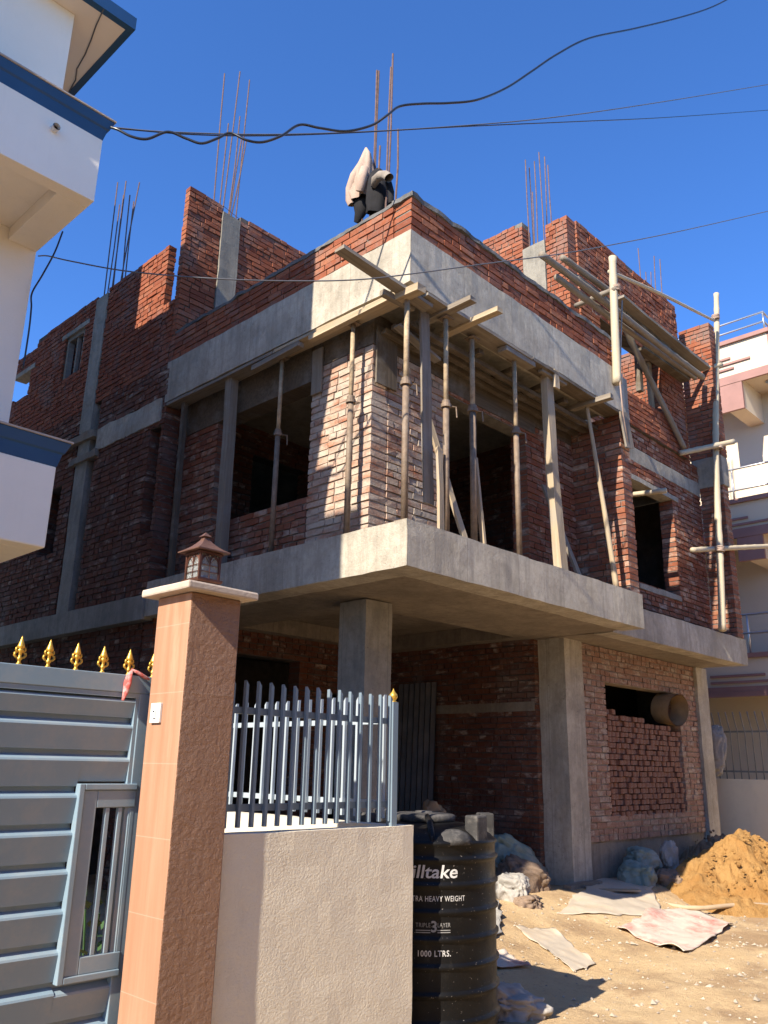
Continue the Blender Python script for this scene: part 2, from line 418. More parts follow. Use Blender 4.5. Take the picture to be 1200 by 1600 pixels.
# ================================================================== GROUND
def gz(x, y):
    def ss(a, b, t):
        t = max(0, min(1, (t - a) / (b - a))); return t * t * (3 - 2 * t)
    z = .26 * ss(3.9, 6.0, y) * ss(4.4, 6.5, x)
    z += .035 * noise.noise(Vector((x * .9, y * .9, 0))) + .018 * noise.noise(Vector((x * 3.1, y * 3.1, 4))) + .008 * noise.noise(Vector((x * 9, y * 9, 2)))
    return z
def build_ground():
    mb = MB()
    xs = []; x = -60.0
    def axis(lo, hi, f0, f1, fine, coarse):
        out = []; t = lo
        while t < hi:
            out.append(t); t += fine if f0 <= t < f1 else coarse
        out.append(hi); return out
    xs = axis(-70, 90, 3.0, 14.5, .055, 2.5); ys = axis(-70, 90, 1.5, 7.0, .055, 2.5)
    n = len(ys)
    vs = []
    for x in xs:
        for y in ys:
            inn = 2.8 < x < 15 and 1.2 < y < 7.5
            vs.append((x, y, gz(x, y) if inn else gz(x, y) * .6 - .02))
    fs = [(i * n + j, (i + 1) * n + j, (i + 1) * n + j + 1, i * n + j + 1) for i in range(len(xs) - 1) for j in range(n - 1)]
    mb.add(vs, fs)
    t = NT('dusty_sandy_ground')
    c = t.mix(t.ramp(t.noise(.55, 7, .7), [(.34, 0), (.66, 1)]), (.58, .40, .215), (.68, .50, .29))
    c = t.mix(t.ramp(t.noise(.9, 6, .72), [(.46, 0), (.60, .9)]), c, (.40, .265, .15))
    c = t.mix(t.ramp(t.noise(26, 4, .7), [(.55, 0), (.72, .5)]), c, (.36, .24, .14))
    c = t.mix(t.ramp(t.noise(48, 2, .5), [(.68, 0), (.73, .8)]), c, (.55, .48, .39))
    nb = t.bump(t.noise(16, 7, .75), .8, .03)
    nb = t.bump(t.noise(90, 3, .6), .5, .008, nb)
    m = t.done(c, .95, nb, spec=.1)
    o = mb.build('ground', m, smooth=True); o['kind'] = 'structure'; o['label'] = 'dusty sandy ground in front of the building'
build_ground()

# ================================================================== BRICK BUILDING
BO = (5.18, 4.71, 0)
B = root('brick_building', 'three storey red brick building under construction with raw concrete slabs', 'building', BO)
XL, YF = 5.18, 4.71        # face of the corner bay
# --- slabs
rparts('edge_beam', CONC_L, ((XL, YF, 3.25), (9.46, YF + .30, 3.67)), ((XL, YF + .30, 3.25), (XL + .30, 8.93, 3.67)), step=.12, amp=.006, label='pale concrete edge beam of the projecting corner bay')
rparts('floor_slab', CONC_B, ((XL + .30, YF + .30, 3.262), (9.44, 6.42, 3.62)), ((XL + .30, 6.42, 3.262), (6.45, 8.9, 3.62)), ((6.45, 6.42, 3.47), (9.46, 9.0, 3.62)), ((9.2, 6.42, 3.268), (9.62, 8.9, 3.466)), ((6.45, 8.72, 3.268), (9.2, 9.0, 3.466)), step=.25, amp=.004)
mb = MB()
mb.rbox((9.463, 5.13, 3.25), (13.76, 5.40, 3.66), .12, .007)
part(mb, 'edge_beam', CONC_L, B, BO, label='concrete edge beam set back on the right of the bay')
rparts('floor_slab', CONC_B, ((9.463, 5.40, 3.256), (13.74, 14, 3.60)), ((5.41, 8.93, 3.262), (9.46, 14, 3.52)), step=.4, amp=.003)
mb = MB(); mb.rbox((XL - .02, 8.94, 3.22), (XL + .24, 14.2, 3.52), .2, .008)
part(mb, 'plinth_beam', CONC, B, BO)
# --- roof slab over the first floor
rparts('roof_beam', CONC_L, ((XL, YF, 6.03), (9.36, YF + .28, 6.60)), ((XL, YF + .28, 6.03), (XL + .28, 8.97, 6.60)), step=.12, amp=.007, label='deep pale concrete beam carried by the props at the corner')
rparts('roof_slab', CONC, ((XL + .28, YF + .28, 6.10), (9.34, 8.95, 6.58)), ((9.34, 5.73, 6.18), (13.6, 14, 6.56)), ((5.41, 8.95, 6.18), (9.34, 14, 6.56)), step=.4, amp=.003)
mb = MB(); mb.rbox((9.363, YF + .005, 5.98), (9.47, YF + .3, 6.56), .1, .01)
part(mb, 'beam_stub', CONC, B, BO)
# --- ground floor columns and walls
mb = MB(); mb.rbox((6.02, 6.03, .0), (6.41, 6.42, 3.25), .16, .006)
part(mb, 'column', CONC, B, BO, label='grey concrete corner column under the bay')
mb = MB(); mb.rbox((9.54, 5.89, -.1), (9.98, 6.29, 3.256), .16, .006)
part(mb, 'column', CONC_L, B, BO, label='concrete column between the open bay and the pink brick wall')
mb = MB(); mb.rbox((13.5, 5.88, -.1), (13.9, 6.25, 3.25), .16, .006)
part(mb, 'column', CONC_L, B, BO)
rparts('plinth', CONC_B, ((9.98, 5.96, -.1), (13.5, 6.16, .72)), ((5.9, 8.86, -.1), (9.5, 9.05, .35)), ((9.30, 5.78, -.1), (10.0, 5.89, .30)), step=.16, amp=.012)
brick_part(B, [B_PINK, MORT_P], (('Y', 5.93, 6.16, 9.98, 13.5, .72, 3.25), dict(holes=[(10.62, 1.0, 12.88, 2.78)], seed=3, header=.5)), label='pale pink brick wall on the ground floor with a filled window opening')
rparts('lintel', CONC_B, ((10.42, 5.945, 2.78), (13.08, 6.15, 2.90)), ((10.5, 5.94, .93), (13.0, 6.15, 1.005)), step=.15, amp=.008)
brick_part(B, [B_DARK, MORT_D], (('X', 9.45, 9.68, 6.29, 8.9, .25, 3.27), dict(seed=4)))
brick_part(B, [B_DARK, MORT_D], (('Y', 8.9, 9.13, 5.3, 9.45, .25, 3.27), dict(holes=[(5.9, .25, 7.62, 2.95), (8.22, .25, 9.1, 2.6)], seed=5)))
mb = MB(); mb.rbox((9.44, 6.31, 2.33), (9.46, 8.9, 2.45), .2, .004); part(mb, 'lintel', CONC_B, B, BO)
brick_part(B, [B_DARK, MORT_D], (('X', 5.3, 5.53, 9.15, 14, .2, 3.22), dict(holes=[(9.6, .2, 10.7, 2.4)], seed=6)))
# rear walls that close the rooms
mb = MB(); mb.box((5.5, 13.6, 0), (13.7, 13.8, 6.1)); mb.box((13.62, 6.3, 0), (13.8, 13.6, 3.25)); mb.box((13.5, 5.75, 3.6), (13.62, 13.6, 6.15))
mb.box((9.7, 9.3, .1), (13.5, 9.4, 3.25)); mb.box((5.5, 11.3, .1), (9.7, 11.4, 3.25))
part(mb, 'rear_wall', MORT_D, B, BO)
# --- first floor, corner bay walls
XP, YP = 5.45, 5.45
brick_part(B, [B_PIER, MORT_P],
    (('X', XP, XP + .23, YP, 6.38, 3.67, 5.74), dict(seed=11, header=.12, out=.010)),
    (('Y', YP, YP + .23, XP + .23, 6.60, 3.67, 5.74), dict(seed=12, header=.12, out=.014)), label='lime streaked brick corner pier behind the props')
brick_part(B, [B_OLD, MORT],
    (('X', XP, XP + .23, 6.38, 8.9, 3.67, 5.60), dict(holes=[(6.38, 4.30, 8.10, 5.6)], seed=13)),
    (('Y', YP, YP + .23, 6.60, 9.24, 3.67, 5.74), dict(holes=[(6.60, 3.6, 8.15, 5.62)], seed=14)))
rparts('lintel', WOOD_D, ((XP - .01, 6.40, 5.605), (XP + .22, 8.9, 6.08)), ((6.62, YP - .01, 5.625), (8.35, YP + .22, 6.08)), ((XP + .0, YP + .0, 5.745), (XP + .23, 6.39, 6.09)), ((XP + .235, YP + .004, 5.745), (6.615, YP + .23, 6.085)), ((8.355, YP + .004, 5.745), (9.24, YP + .23, 6.085)), step=.2, amp=.006, label='timber shuttered lintels over the bay openings')
brick_part(B, [B_OLD, MORT], (('X', 9.24, 9.47, YF + .03, 5.5, 3.67, 6.0), dict(seed=15, header=.3)), label='brick side wall closing the right end of the bay')
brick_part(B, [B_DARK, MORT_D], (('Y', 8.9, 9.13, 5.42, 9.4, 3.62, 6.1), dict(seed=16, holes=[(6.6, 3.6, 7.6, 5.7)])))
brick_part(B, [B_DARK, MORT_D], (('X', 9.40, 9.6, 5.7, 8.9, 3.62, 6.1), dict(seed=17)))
# --- left flank, first and second floor
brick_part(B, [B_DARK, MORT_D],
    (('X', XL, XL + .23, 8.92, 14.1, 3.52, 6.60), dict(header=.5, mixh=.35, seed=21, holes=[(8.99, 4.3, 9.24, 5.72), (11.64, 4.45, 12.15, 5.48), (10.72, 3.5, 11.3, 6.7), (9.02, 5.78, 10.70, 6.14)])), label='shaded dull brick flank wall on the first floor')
brick_part(B, [B_FLANK, MORT_D],
    (('X', XL, XL + .115, 9.25, 14.1, 6.60, 8.52), dict(header=.5, mixh=.35, seed=22, rag=.08, holes=[(11.58, 7.33, 12.22, 8.12), (13.46, 7.5, 14.2, 7.98), (10.92, 6.5, 11.28, 8.6), (13.36, 8.33, 14.2, 8.6)])),
    (('X', XL, XL + .115, 8.99, 9.25, 6.60, 7.56), dict(header=.5, mixh=.35, seed=23)), label='red brick flank wall on the top floor with a small window')
mb = MB(); mb.rbox((XL - .01, 10.90, 3.52), (XL + .3, 11.24, 6.2), .2, .006)
c1 = part(mb, 'column', CONC, B, BO)
mb = MB(); mb.rbox((XL - .012, 10.92, 6.2), (XL + .3, 11.27, 8.44), .2, .006)
c2 = part(mb, 'column', CONC, B, BO)
mb = MB(); mb.rbox((XL - .015, 9.03, 5.79), (XL + .2, 10.69, 6.12), .12, .016)
part(mb, 'lintel', CONC_L, B, BO, label='rough pale concrete patch over the slit window')
rparts('ledge', CONC_B, ((XL - .07, 10.7, 6.02), (XL + .2, 12.5, 6.13)), ((XL - .05, 10.6, 5.70), (XL + .1, 11.4, 5.80)), step=.12, amp=.02)
wf = MB(); wf.box((XL + .03, 11.60, 7.335), (XL + .12, 12.20, 7.36))
for a, b in (((XL + .03, 11.60, 7.35), (XL + .12, 11.66, 8.12)), ((XL + .03, 12.14, 7.35), (XL + .12, 12.20, 8.12)), ((XL + .03, 11.65, 8.05), (XL + .12, 12.15, 8.12)), ((XL + .05, 11.86, 7.35), (XL + .10, 11.91, 8.06))): wf.box(a, b)
part(wf, 'window_frame', WOOD_G, B, BO)
rparts('lintel', CONC, ((XL - .01, 11.45, 8.12), (XL + .2, 12.35, 8.20)), ((XL - .01, 13.30, 7.98), (XL + .2, 14.1, 8.06)), step=.15, amp=.006)
# inner walls of the top floor
brick_part(B, [B_NEW, MORT_D], (('Y', 14.1, 14.3, 5.2, 9, 6.6, 7.6), dict(seed=24)), (('Y', 12.40, 12.6, 5.42, 8, 6.6, 8.45), dict(seed=26)), (('X', 7.0, 7.23, 11.3, 12.9, 6.6, 8.4), dict(seed=25)))
# --- top floor: tall wall behind the terrace (left)
brick_part(B, [B_NEW, MORT_D],
    (('Y', 8.88, 8.985, XL, 5.74, 6.60, 9.30), dict(seed=31, rag=.1)),
    (('Y', 8.88, 9.11, 6.06, 9.45, 6.60, 9.28), dict(seed=32, rag=.15)), label='tall ragged red brick wall behind the terrace')
mb = MB(); mb.rbox((5.745, 8.86, 6.6), (6.055, 9.10, 9.18), .15, .007)
c3 = part(mb, 'column', CONC_D, B, BO)
# --- top floor: wall on the right of the terrace
brick_part(B, [B_NEW, MORT],
    (('X', 9.42, 9.65, 5.46, 5.84, 6.60, 9.46), dict(seed=33, header=.5)),
    (('X', 9.42, 9.65, 6.24, 8.88, 6.60, 9.72), dict(seed=34, rag=.1, ztop=lambda u: 9.7 if u < 7.6 else 9.5)))
mb = MB(); mb.rbox((9.40, 5.845, 6.6), (9.64, 6.235, 9.20), .15, .007)
c4 = part(mb, 'column', CONC_D, B, BO)
brick_part(B, [B_NEW, MORT_D],
    (('Y', 5.44, 5.67, 9.65, 12.95, 6.60, 9.48), dict(seed=35, rag=.1, header=.2, holes=[(10.2, 7.17, 12.12, 8.08)])), label='red brick front wall of the top floor with a wide window gap')
mb = MB(); mb.rbox((10.0, 5.45, 8.08), (12.3, 5.66, 8.16), .2, .008); part(mb, 'lintel', CONC, B, BO)
# --- right of the bay, first floor
brick_part(B, [B_OLD, MORT_D], (('Y', 5.5, 5.73, 9.47, 13.4, 3.66, 6.60), dict(seed=36, holes=[(10.95, 4.18, 12.3, 5.74), (9.47, 6.05, 13.4, 6.28)])))
rparts('lintel', CONC, ((9.475, 5.49, 6.05), (13.39, 5.7, 6.28)), ((10.8, 5.485, 5.74), (12.5, 5.7, 5.82)), ((10.96, 5.48, 4.10), (12.3, 5.72, 4.18)), step=.2, amp=.012)
brick_part(B, [B_OLD, MORT],
    (('X', 13.4, 13.63, 5.10, 5.5, 3.66, 6.2), dict(seed=37, header=.4)), label='weathered brick return at the far right end, first floor')
brick_part(B, [B_NEW, MORT],
    (('X', 13.4, 13.63, 5.06, 5.62, 6.72, 9.22), dict(seed=38, header=.4)),
    (('X', 13.4, 13.63, 5.7, 10, 6.6, 9.15), dict(seed=39, rag=.2)), label='red brick return at the far right end of the top floor')
mb = MB(); mb.rbox((13.39, 5.08, 6.2), (13.64, 5.6, 6.72), .12, .01); part(mb, 'beam_stub', CONC, B, BO)
# --- terrace parapet
brick_part(B, [B_NEW, MORT],
    (('Y', YF + .01, YF + .24, XL + .01, 9.12, 6.60, 6.99), dict(seed=41, header=.1, out=.016)),
    (('X', XL + .01, XL + .24, YF + .24, 8.88, 6.60, 6.99), dict(seed=42, header=.1, out=.016)), name='parapet', label='low red brick parapet round the terrace')
rparts('coping', COPING, ((XL - .01, YF - .008, 6.985), (9.1, YF + .25, 7.035)), ((XL + .0, YF + .25, 6.99), (XL + .25, 8.88, 7.03)), step=.05, amp=.02)
# --- starter bars
def rebars(col, items, hoops=(), r=.0098):
    for a, b in items:
        mb = MB(); a = Vector(a); b = Vector(b); m = (a + b) / 2 + Vector((R.uniform(-.01, .01), R.uniform(-.01, .01), 0))
        mb.tube([a - Vector((0, 0, .25)), a, m, b], r, 6)
        part(mb, 'rebar', REBAR, col, BO)
    for pts in hoops:
        mb = MB(); mb.tube(list(pts) + [pts[0]], .004, 5); part(mb, 'stirrup', REBAR, col, BO)
rebars(c2, [((5.240, 11.200, 8.551), (5.240, 11.248, 10.648)), ((5.400, 11.430, 8.718), (5.400, 11.413, 10.391)), ((5.240, 10.962, 8.455), (5.240, 10.959, 10.519)), ((5.400, 11.051, 8.620), (5.400, 10.820, 10.514)), ((5.240, 10.649, 8.415), (5.240, 10.766, 10.152)), ((5.400, 10.895, 8.613), (5.400, 10.934, 10.209)), ((5.400, 11.259, 8.671), (5.400, 11.320, 10.530))])
rebars(c3, [((5.609, 8.920, 9.268), (5.590, 8.920, 11.567)), ((5.794, 9.050, 9.361), (5.818, 9.050, 10.878)), ((5.769, 8.920, 9.227), (5.858, 8.920, 11.797)), ((5.956, 9.050, 9.340), (6.012, 9.050, 11.138)), ((5.925, 8.920, 9.259), (6.076, 8.920, 10.651)), ((6.090, 9.050, 9.413), (6.133, 9.050, 11.921)), ((5.886, 8.920, 9.183), (5.991, 8.920, 10.655))],
       [[(5.76, 8.9, 9.3), (6.04, 8.9, 9.24), (6.04, 9.07, 9.24), (5.76, 9.07, 9.3)]])
rebars(c4, [((9.460, 6.144, 9.396), (9.460, 6.164, 10.841)), ((9.580, 6.152, 9.462), (9.580, 6.175, 10.774)), ((9.460, 5.996, 9.326), (9.460, 6.000, 10.725)), ((9.460, 5.881, 9.351), (9.460, 5.912, 10.844)), ((9.580, 5.897, 9.456), (9.580, 5.886, 10.820)), ((9.460, 5.742, 9.430), (9.460, 5.762, 10.522)), ((9.460, 6.055, 9.286), (9.460, 6.056, 10.185))])
mb = MB(); mb.rbox((5.42, 5.24, 6.55), (5.70, 5.66, 6.80), .12, .006)
c5 = part(mb, 'column', CONC, B, BO)
rebars(c5, [((5.500, 5.568, 7.343), (5.500, 5.560, 9.319)), ((5.520, 5.569, 7.370), (5.520, 5.549, 9.317)), ((5.500, 5.368, 7.405), (5.500, 5.334, 9.213)), ((5.600, 5.436, 7.496), (5.600, 5.405, 9.529)), ((5.600, 5.320, 7.437), (5.600, 5.301, 8.402)), ((5.450, 5.441, 7.317), (5.450, 5.427, 8.156)), ((5.450, 5.675, 7.302), (5.450, 5.673, 7.516)), ((5.450, 5.556, 7.293), (5.450, 5.538, 7.612)), ((5.450, 5.319, 7.353), (5.450, 5.304, 7.531))],
       [[(5.44, 5.26, 7.16), (5.68, 5.26, 7.16), (5.68, 5.64, 7.16), (5.44, 5.64, 7.16)]], r=.011)
mb = MB(); mb.rbox((13.55, 7.4, 6.5), (13.85, 8.0, 8.6), .2, .006)
c6 = part(mb, 'column', CONC, B, BO)
rebars(c6, [((13.600, 6.350, 10.247), (13.600, 6.343, 11.408)), ((13.700, 6.293, 10.269), (13.700, 6.272, 10.894)), ((13.600, 6.159, 10.171), (13.600, 6.124, 10.783)), ((13.600, 6.063, 10.064), (13.600, 6.034, 11.096)), ((13.700, 5.988, 10.010), (13.700, 5.969, 11.046))])

# ================================================================== PROPS (on the slab of the bay)
def steel_prop(p, top, label, r=.030, joint=.52, lean=(0, 0)):
    p = Vector(p); t = Vector((p.x + lean[0], p.y + lean[1], top)); d = t - p
    e = root('steel_prop', label, 'prop', p, 'adjustable steel props under the concrete beam')
    mid = p + d * joint
    mb = MB(); mb.tube([p + d * .004, mid], r, 14); part(mb, 'outer_tube', PROP_B, e, p, True)
    mb = MB(); mb.tube([mid - d * .05, t - d * .004], r * .8, 14); part(mb, 'inner_tube', PROP_T, e, p, True)
    mb = MB(); mb.tube([mid - d * .012, mid + d * .004], r * 1.65, 14); mb.tube([mid + d * .004, mid + d * .02], r * 1.3, 14)
    cl = part(mb, 'collar', PROP_B, e, p)
    mb = MB(); h = mid - d * .004
    mb.tube([h + Vector((.02, -.02, 0)), h + Vector((.07, -.07, -.01)), h + Vector((.075, -.075, -.12))], .007, 6); part(mb, 'handle', PROP_B, cl, p)
    mb = MB(); mb.obox(p + Vector((0, 0, .004)), (.13, .13, .008), Matrix.Identity(3)); part(mb, 'base_plate', PROP_B, e, p)
    mb = MB(); mb.obox(t - Vector((0, 0, .004)), (.12, .12, .008), Matrix.Identity(3)); part(mb, 'head_plate', PROP_B, e, p)
    return e
TOPZ = 5.93
ZS = 3.675
steel_prop((5.26, 4.82, ZS), TOPZ, 'steel prop standing on the very corner of the concrete bay', .033, .60)
steel_prop((5.27, 5.57, ZS), TOPZ, 'sunlit steel prop in front of the lime streaked brick pier', .030, .62)
steel_prop((5.28, 6.71, ZS), TOPZ, 'shaded steel prop in front of the dark left window opening', .028, .60)
steel_prop((5.82, 4.80, ZS), TOPZ, 'steel prop right of the corner, beside a leaning batten', .031, .58)
steel_prop((6.32, 4.86, ZS), TOPZ, 'dark steel prop before the middle of the door opening', .034, .64)
steel_prop((7.00, 4.80, ZS), TOPZ, 'rusty steel prop with a collar before the right door jamb', .030, .62)
def timber(name, a, b, w, h, mat, label, cat, up=(0, 0, 1), group=None, j=.004, smooth=False):
    """one sawn length lying along its own X axis"""
    a = Vector(a); b = Vector(b); d = b - a; x = d.normalized(); u = Vector(up)
    if abs(x.dot(u)) > .98: u = Vector((1, 0, 0))
    y = u.cross(x).normalized(); z = x.cross(y); M = Matrix((x, y, z)).transposed()
    mb = MB(); L = d.length; k = max(2, int(L / .35))
    vs = []; fs = []
    for i in range(k + 1):
        t = L * i / k; ox = noise.noise(Vector((t * 1.3, a.x * 7, a.y * 5))) * j * 2; oz = noise.noise(Vector((t * 1.1, a.z * 7, a.x * 3))) * j * 2
        for (sy, sz) in ((-.5, -.5), (.5, -.5), (.5, .5), (-.5, .5)):
            vs.append((t + R.uniform(-j, j), sy * w + ox + R.uniform(-j, j) * .5, sz * h + oz + R.uniform(-j, j) * .5))
    for i in range(k):
        for q in range(4): fs.append((i * 4 + q, i * 4 + (q + 1) % 4, i * 4 + 4 + (q + 1) % 4, i * 4 + 4 + q))
    fs += [(3, 2, 1, 0), tuple(k * 4 + q for q in range(4))]
    mb.add(vs, fs)
    o = mb.build(name, mat, None, (0, 0, 0)); o.matrix_world = Matrix.Translation(a) @ M.to_4x4()
    return tag(o, label, cat, group)
def pole(name, a, b, r0, r1, mat, label, cat, group=None, bamboo=True, bend=.02):
    a = Vector(a); b = Vector(b); d = b - a; L = d.length; x = d.normalized()
    u = Vector((0, 0, 1)) if abs(x.z) < .9 else Vector((1, 0, 0))
    y = u.cross(x).normalized(); z = x.cross(y); M = Matrix((x, y, z)).transposed()
    pts = []; rr = []
    n = max(4, int(L / .09)); seg = .38
    ph = R.random() * 6; nodeoff = R.random() * seg
    for i in range(n + 1):
        t = L * i / n
        r = r0 + (r1 - r0) * i / n
        if bamboo:
            k = ((t + nodeoff) % seg) / seg
            r *= 1.0 + (.13 if (k < .09 or k > .95) else 0)
        else: r *= 1 + .10 * noise.noise(Vector((t * 3, ph, 0)))
        pts.append((t, bend * math.sin(t * 1.1 + ph), bend * math.sin(t * .8 + ph * 2))); rr.append(r)
    mb = MB(); mb.tube(pts, rr, 10)
    o = mb.build(name, mat, None, (0, 0, 0), True); o.matrix_world = Matrix.Translation(a) @ M.to_4x4()
    return tag(o, label, cat, group)
TP = 'timber posts under the concrete beam'
timber('timber_post', (5.30, 7.62, ZS), (5.30, 7.66, 5.98), .12, .10, WOOD_G, 'wide shaded timber post at the left side of the left window opening', 'post', (1, 0, 0), TP, .008)
timber('timber_post', (5.30, 8.62, ZS), (5.30, 8.66, 5.98), .06, .06, WOOD_D, 'thin dark post at the far left end of the bay', 'post', (1, 0, 0), TP)
timber('timber_post', (7.80, 4.82, ZS), (7.66, 4.82, 5.98), .13, .09, WOOD_L, 'thick pale squared timber post on the right half of the slab', 'post', (0, 1, 0), TP, .010)
pole('timber_post', (8.96, 4.80, ZS), (8.66, 4.86, 5.99), .034, .022, WOOD_L, 'thin crooked pole near the right end of the slab', 'post', TP, False, .015)
timber('timber_board', (5.66, 4.88, 3.95), (5.60, 4.90, 5.95), .13, .028, WOOD_G, 'wide upright grey board right of the corner prop', 'board', (0, 1, 0), None, .008)
timber('timber_board', (5.74, 4.80, ZS), (5.70, 4.79, 4.50), .07, .03, WOOD_L, 'short splintered offcut standing behind the steel prop beside the corner', 'board', (0, 1, 0), None, .012)
timber('timber_batten', (6.10, 4.80, ZS), (5.78, 5.02, 4.95), .075, .028, WOOD_L, 'pale batten leaning in the door opening', 'batten', (0, 1, 0), None, .004)
timber('timber_batten', (6.45, 4.84, ZS), (6.40, 4.90, 4.62), .03, .05, WOOD_L, 'narrow sunlit batten beside the dark prop in the doorway', 'batten', (0, 1, 0), None, .004)
timber('timber_batten', (8.30, 4.86, ZS), (8.26, 5.30, 4.90), .085, .03, WOOD_G, 'grey plank leaning on the bay side wall, holes along it', 'batten', (0, 1, 0), None, .004)
# --- formwork carried by the props
FW = 'formwork timbers under the concrete beam'
def fw(a, b, w, h, mat, label, up=(0, 0, 1)): return timber('formwork_plank', a, b, w, h, mat, label, 'plank', up, FW, .006)
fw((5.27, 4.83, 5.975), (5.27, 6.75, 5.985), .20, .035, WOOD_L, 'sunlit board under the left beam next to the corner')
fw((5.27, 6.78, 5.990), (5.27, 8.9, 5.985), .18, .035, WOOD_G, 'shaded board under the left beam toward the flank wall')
fw((5.20, 4.98, 5.95), (5.16, 6.10, 5.90), .07, .05, WOOD_L, 'tilted pale batten hanging below the sunlit left beam')
fw((5.19, 6.30, 5.925), (5.22, 7.15, 5.92), .08, .06, WOOD_G, 'short thick batten over the shaded left prop')
fw((4.40, 4.86, 6.06), (5.55, 4.80, 5.925), .13, .035, WOOD_G, 'long grey plank sticking out past the corner toward the street')
fw((5.02, 4.93, 5.92), (5.45, 4.92, 5.93), .06, .06, WOOD_G, 'short block left of the corner prop head')
fw((5.22, 4.60, 5.925), (5.22, 4.92, 5.93), .11, .07, WOOD_L, 'stubby block right on top of the corner prop')
fw((5.78, 4.42, 5.98), (5.76, 5.60, 5.95), .10, .05, WOOD_G, 'first joist end poking out of the right beam past the corner')
fw((6.14, 4.36, 6.0), (6.10, 5.60, 5.95), .09, .05, WOOD_L, 'second joist end poking out of the right beam past the corner')
fw((5.42, 4.80, 5.995), (7.2, 4.80, 5.99), .22, .035, WOOD_G, 'board under the right beam near the corner')
fw((7.22, 4.79, 5.99), (9.2, 4.80, 6.0), .20, .035, WOOD_D, 'board under the right beam near its far end')
fw((6.72, 4.76, 5.94), (7.28, 4.77, 5.945), .12, .055, WOOD_G, 'cap piece on the rusty prop with a collar')
fw((7.45, 4.76, 5.97), (7.95, 4.755, 5.96), .06, .06, WOOD_G, 'cap piece on the thick pale post')
fw((7.70, 4.70, 5.80), (7.70, 4.70, 6.03), .09, .03, WOOD_L, 'cleat nailed upright to the head of the thick post', (0, 1, 0))
fw((8.62, 4.50, 5.965), (8.60, 5.4, 5.95), .09, .06, WOOD_G, 'crosspiece over the thin crooked pole')
for i, x in enumerate((6.6, 7.2, 7.8, 8.3)):
    fw((x, 4.95, 5.93), (x + .05, 5.44, 5.93), .08, .06, WOOD_D, 'dark joist under the soffit over the ' + ('dark prop', 'rusty prop', 'thick pale post', 'leaning grey plank')[i])
for i, y in enumerate((5.08, 5.22, 5.36)):
    fw((5.50, y, 5.865), (9.2, y, 5.865), .07, .05, WOOD_D, ('front', 'middle', 'rear')[i] + ' one of three long runners under the right soffit')
fw((5.42, 5.10, 5.80), (6.0, 5.06, 5.62), .09, .03, WOOD_G, 'sloping brace board beside the top of the brick pier')
timber('shutter_board', (5.62, 5.425, 5.30), (5.62, 5.425, 5.95), .30, .02, WOOD_D, 'dark shuttering board on the top of the brick pier, right face', 'board', (0, 1, 0), None, .004)
timber('shutter_board', (5.425, 6.28, 5.42), (5.425, 6.28, 5.95), .02, .16, WOOD_G, 'small shuttering board at the upper left edge of the brick pier', 'board', (0, 1, 0), None, .004)
timber('shutter_board', (9.36, 4.69, 5.55), (9.26, 4.69, 6.02), .20, .025, WOOD_G, 'mortar caked board hanging at the right end of the beam', 'board', (0, 1, 0), None, .006)
# ================================================================== SCAFFOLD
SC = 'bamboo poles of the scaffold'
pole('bamboo_pole', (9.078, 4.660, 6.337), (9.210, 4.660, 8.268), .055, .05, BAMBOO, 'short upright bamboo pole at the left end of the scaffold platform', 'bamboo pole', SC, True, .008)
pole('bamboo_pole', (12.669, 5.080, 3.670), (13.905, 5.080, 10.022), .055, .046, BAMBOO, 'tall upright bamboo pole at the right end of the scaffold', 'bamboo pole', SC, True, .02)
pole('bamboo_pole', (9.191, 4.720, 8.066), (13.522, 5.000, 9.286), .028, .022, BAMBOO, 'sloping guard rail bamboo between the two uprights', 'bamboo pole', SC, True, .012)
pole('bamboo_pole', (12.551, 5.420, 6.588), (13.420, 4.860, 6.906), .045, .042, BAMBOO, 'short bamboo putlog tied to the tall pole below the platform', 'bamboo pole', SC, True, .004)
pole('bamboo_pole', (12.169, 5.200, 4.840), (15.598, 4.900, 5.576), .040, .040, BAMBOO, 'long bamboo putlog tied low on the tall pole', 'bamboo pole', SC, True, .006)
pole('bamboo_pole', (10.999, 5.550, 5.514), (11.054, 5.020, 5.484), .038, .036, BAMBOO, 'bamboo stub poking out of the first floor opening', 'bamboo pole', SC, True, .003)
pole('bamboo_pole', (10.837, 5.380, 8.193), (12.624, 5.380, 6.690), .05, .045, WOOD_G, 'diagonal brace under the scaffold platform', 'bamboo pole', SC, True, .01)
pole('bamboo_pole', (7.820, 4.920, 7.720), (12.547, 4.920, 7.804), .045, .05, WOOD_G, 'outermost long pole of the platform, its end farthest left', 'bamboo pole', SC, True, .012)
pole('bamboo_pole', (8.242, 4.980, 7.647), (12.700, 5.120, 7.902), .042, .05, WOOD_G, 'lower hollow ended pole under the platform', 'bamboo pole', SC, True, .012)
pole('bamboo_pole', (8.625, 5.100, 8.174), (13.039, 5.020, 8.208), .042, .05, WOOD_G, 'upper long pole on top of the platform', 'bamboo pole', SC, True, .012)
pole('bamboo_pole', (8.968, 5.100, 8.043), (13.074, 5.200, 8.246), .042, .05, WOOD_G, 'inner long pole of the platform next to the wall', 'bamboo pole', SC, True, .012)
timber('scaffold_plank', (9.973, 5.020, 8.128), (12.887, 5.020, 8.091), .20, .04, WOOD_G, 'long plank at the outer edge of the scaffold platform', 'plank', (0, 0, 1), 'planks of the scaffold platform', .006)
timber('scaffold_plank', (10.354, 5.200, 8.093), (12.931, 5.200, 8.036), .24, .04, WOOD_D, 'long plank along the middle of the scaffold platform', 'plank', (0, 0, 1), 'planks of the scaffold platform', .006)
timber('scaffold_plank', (11.280, 5.360, 7.956), (12.931, 5.360, 8.016), .16, .04, WOOD_D, 'long plank of the scaffold platform beside the wall', 'plank', (0, 0, 1), 'planks of the scaffold platform', .006)
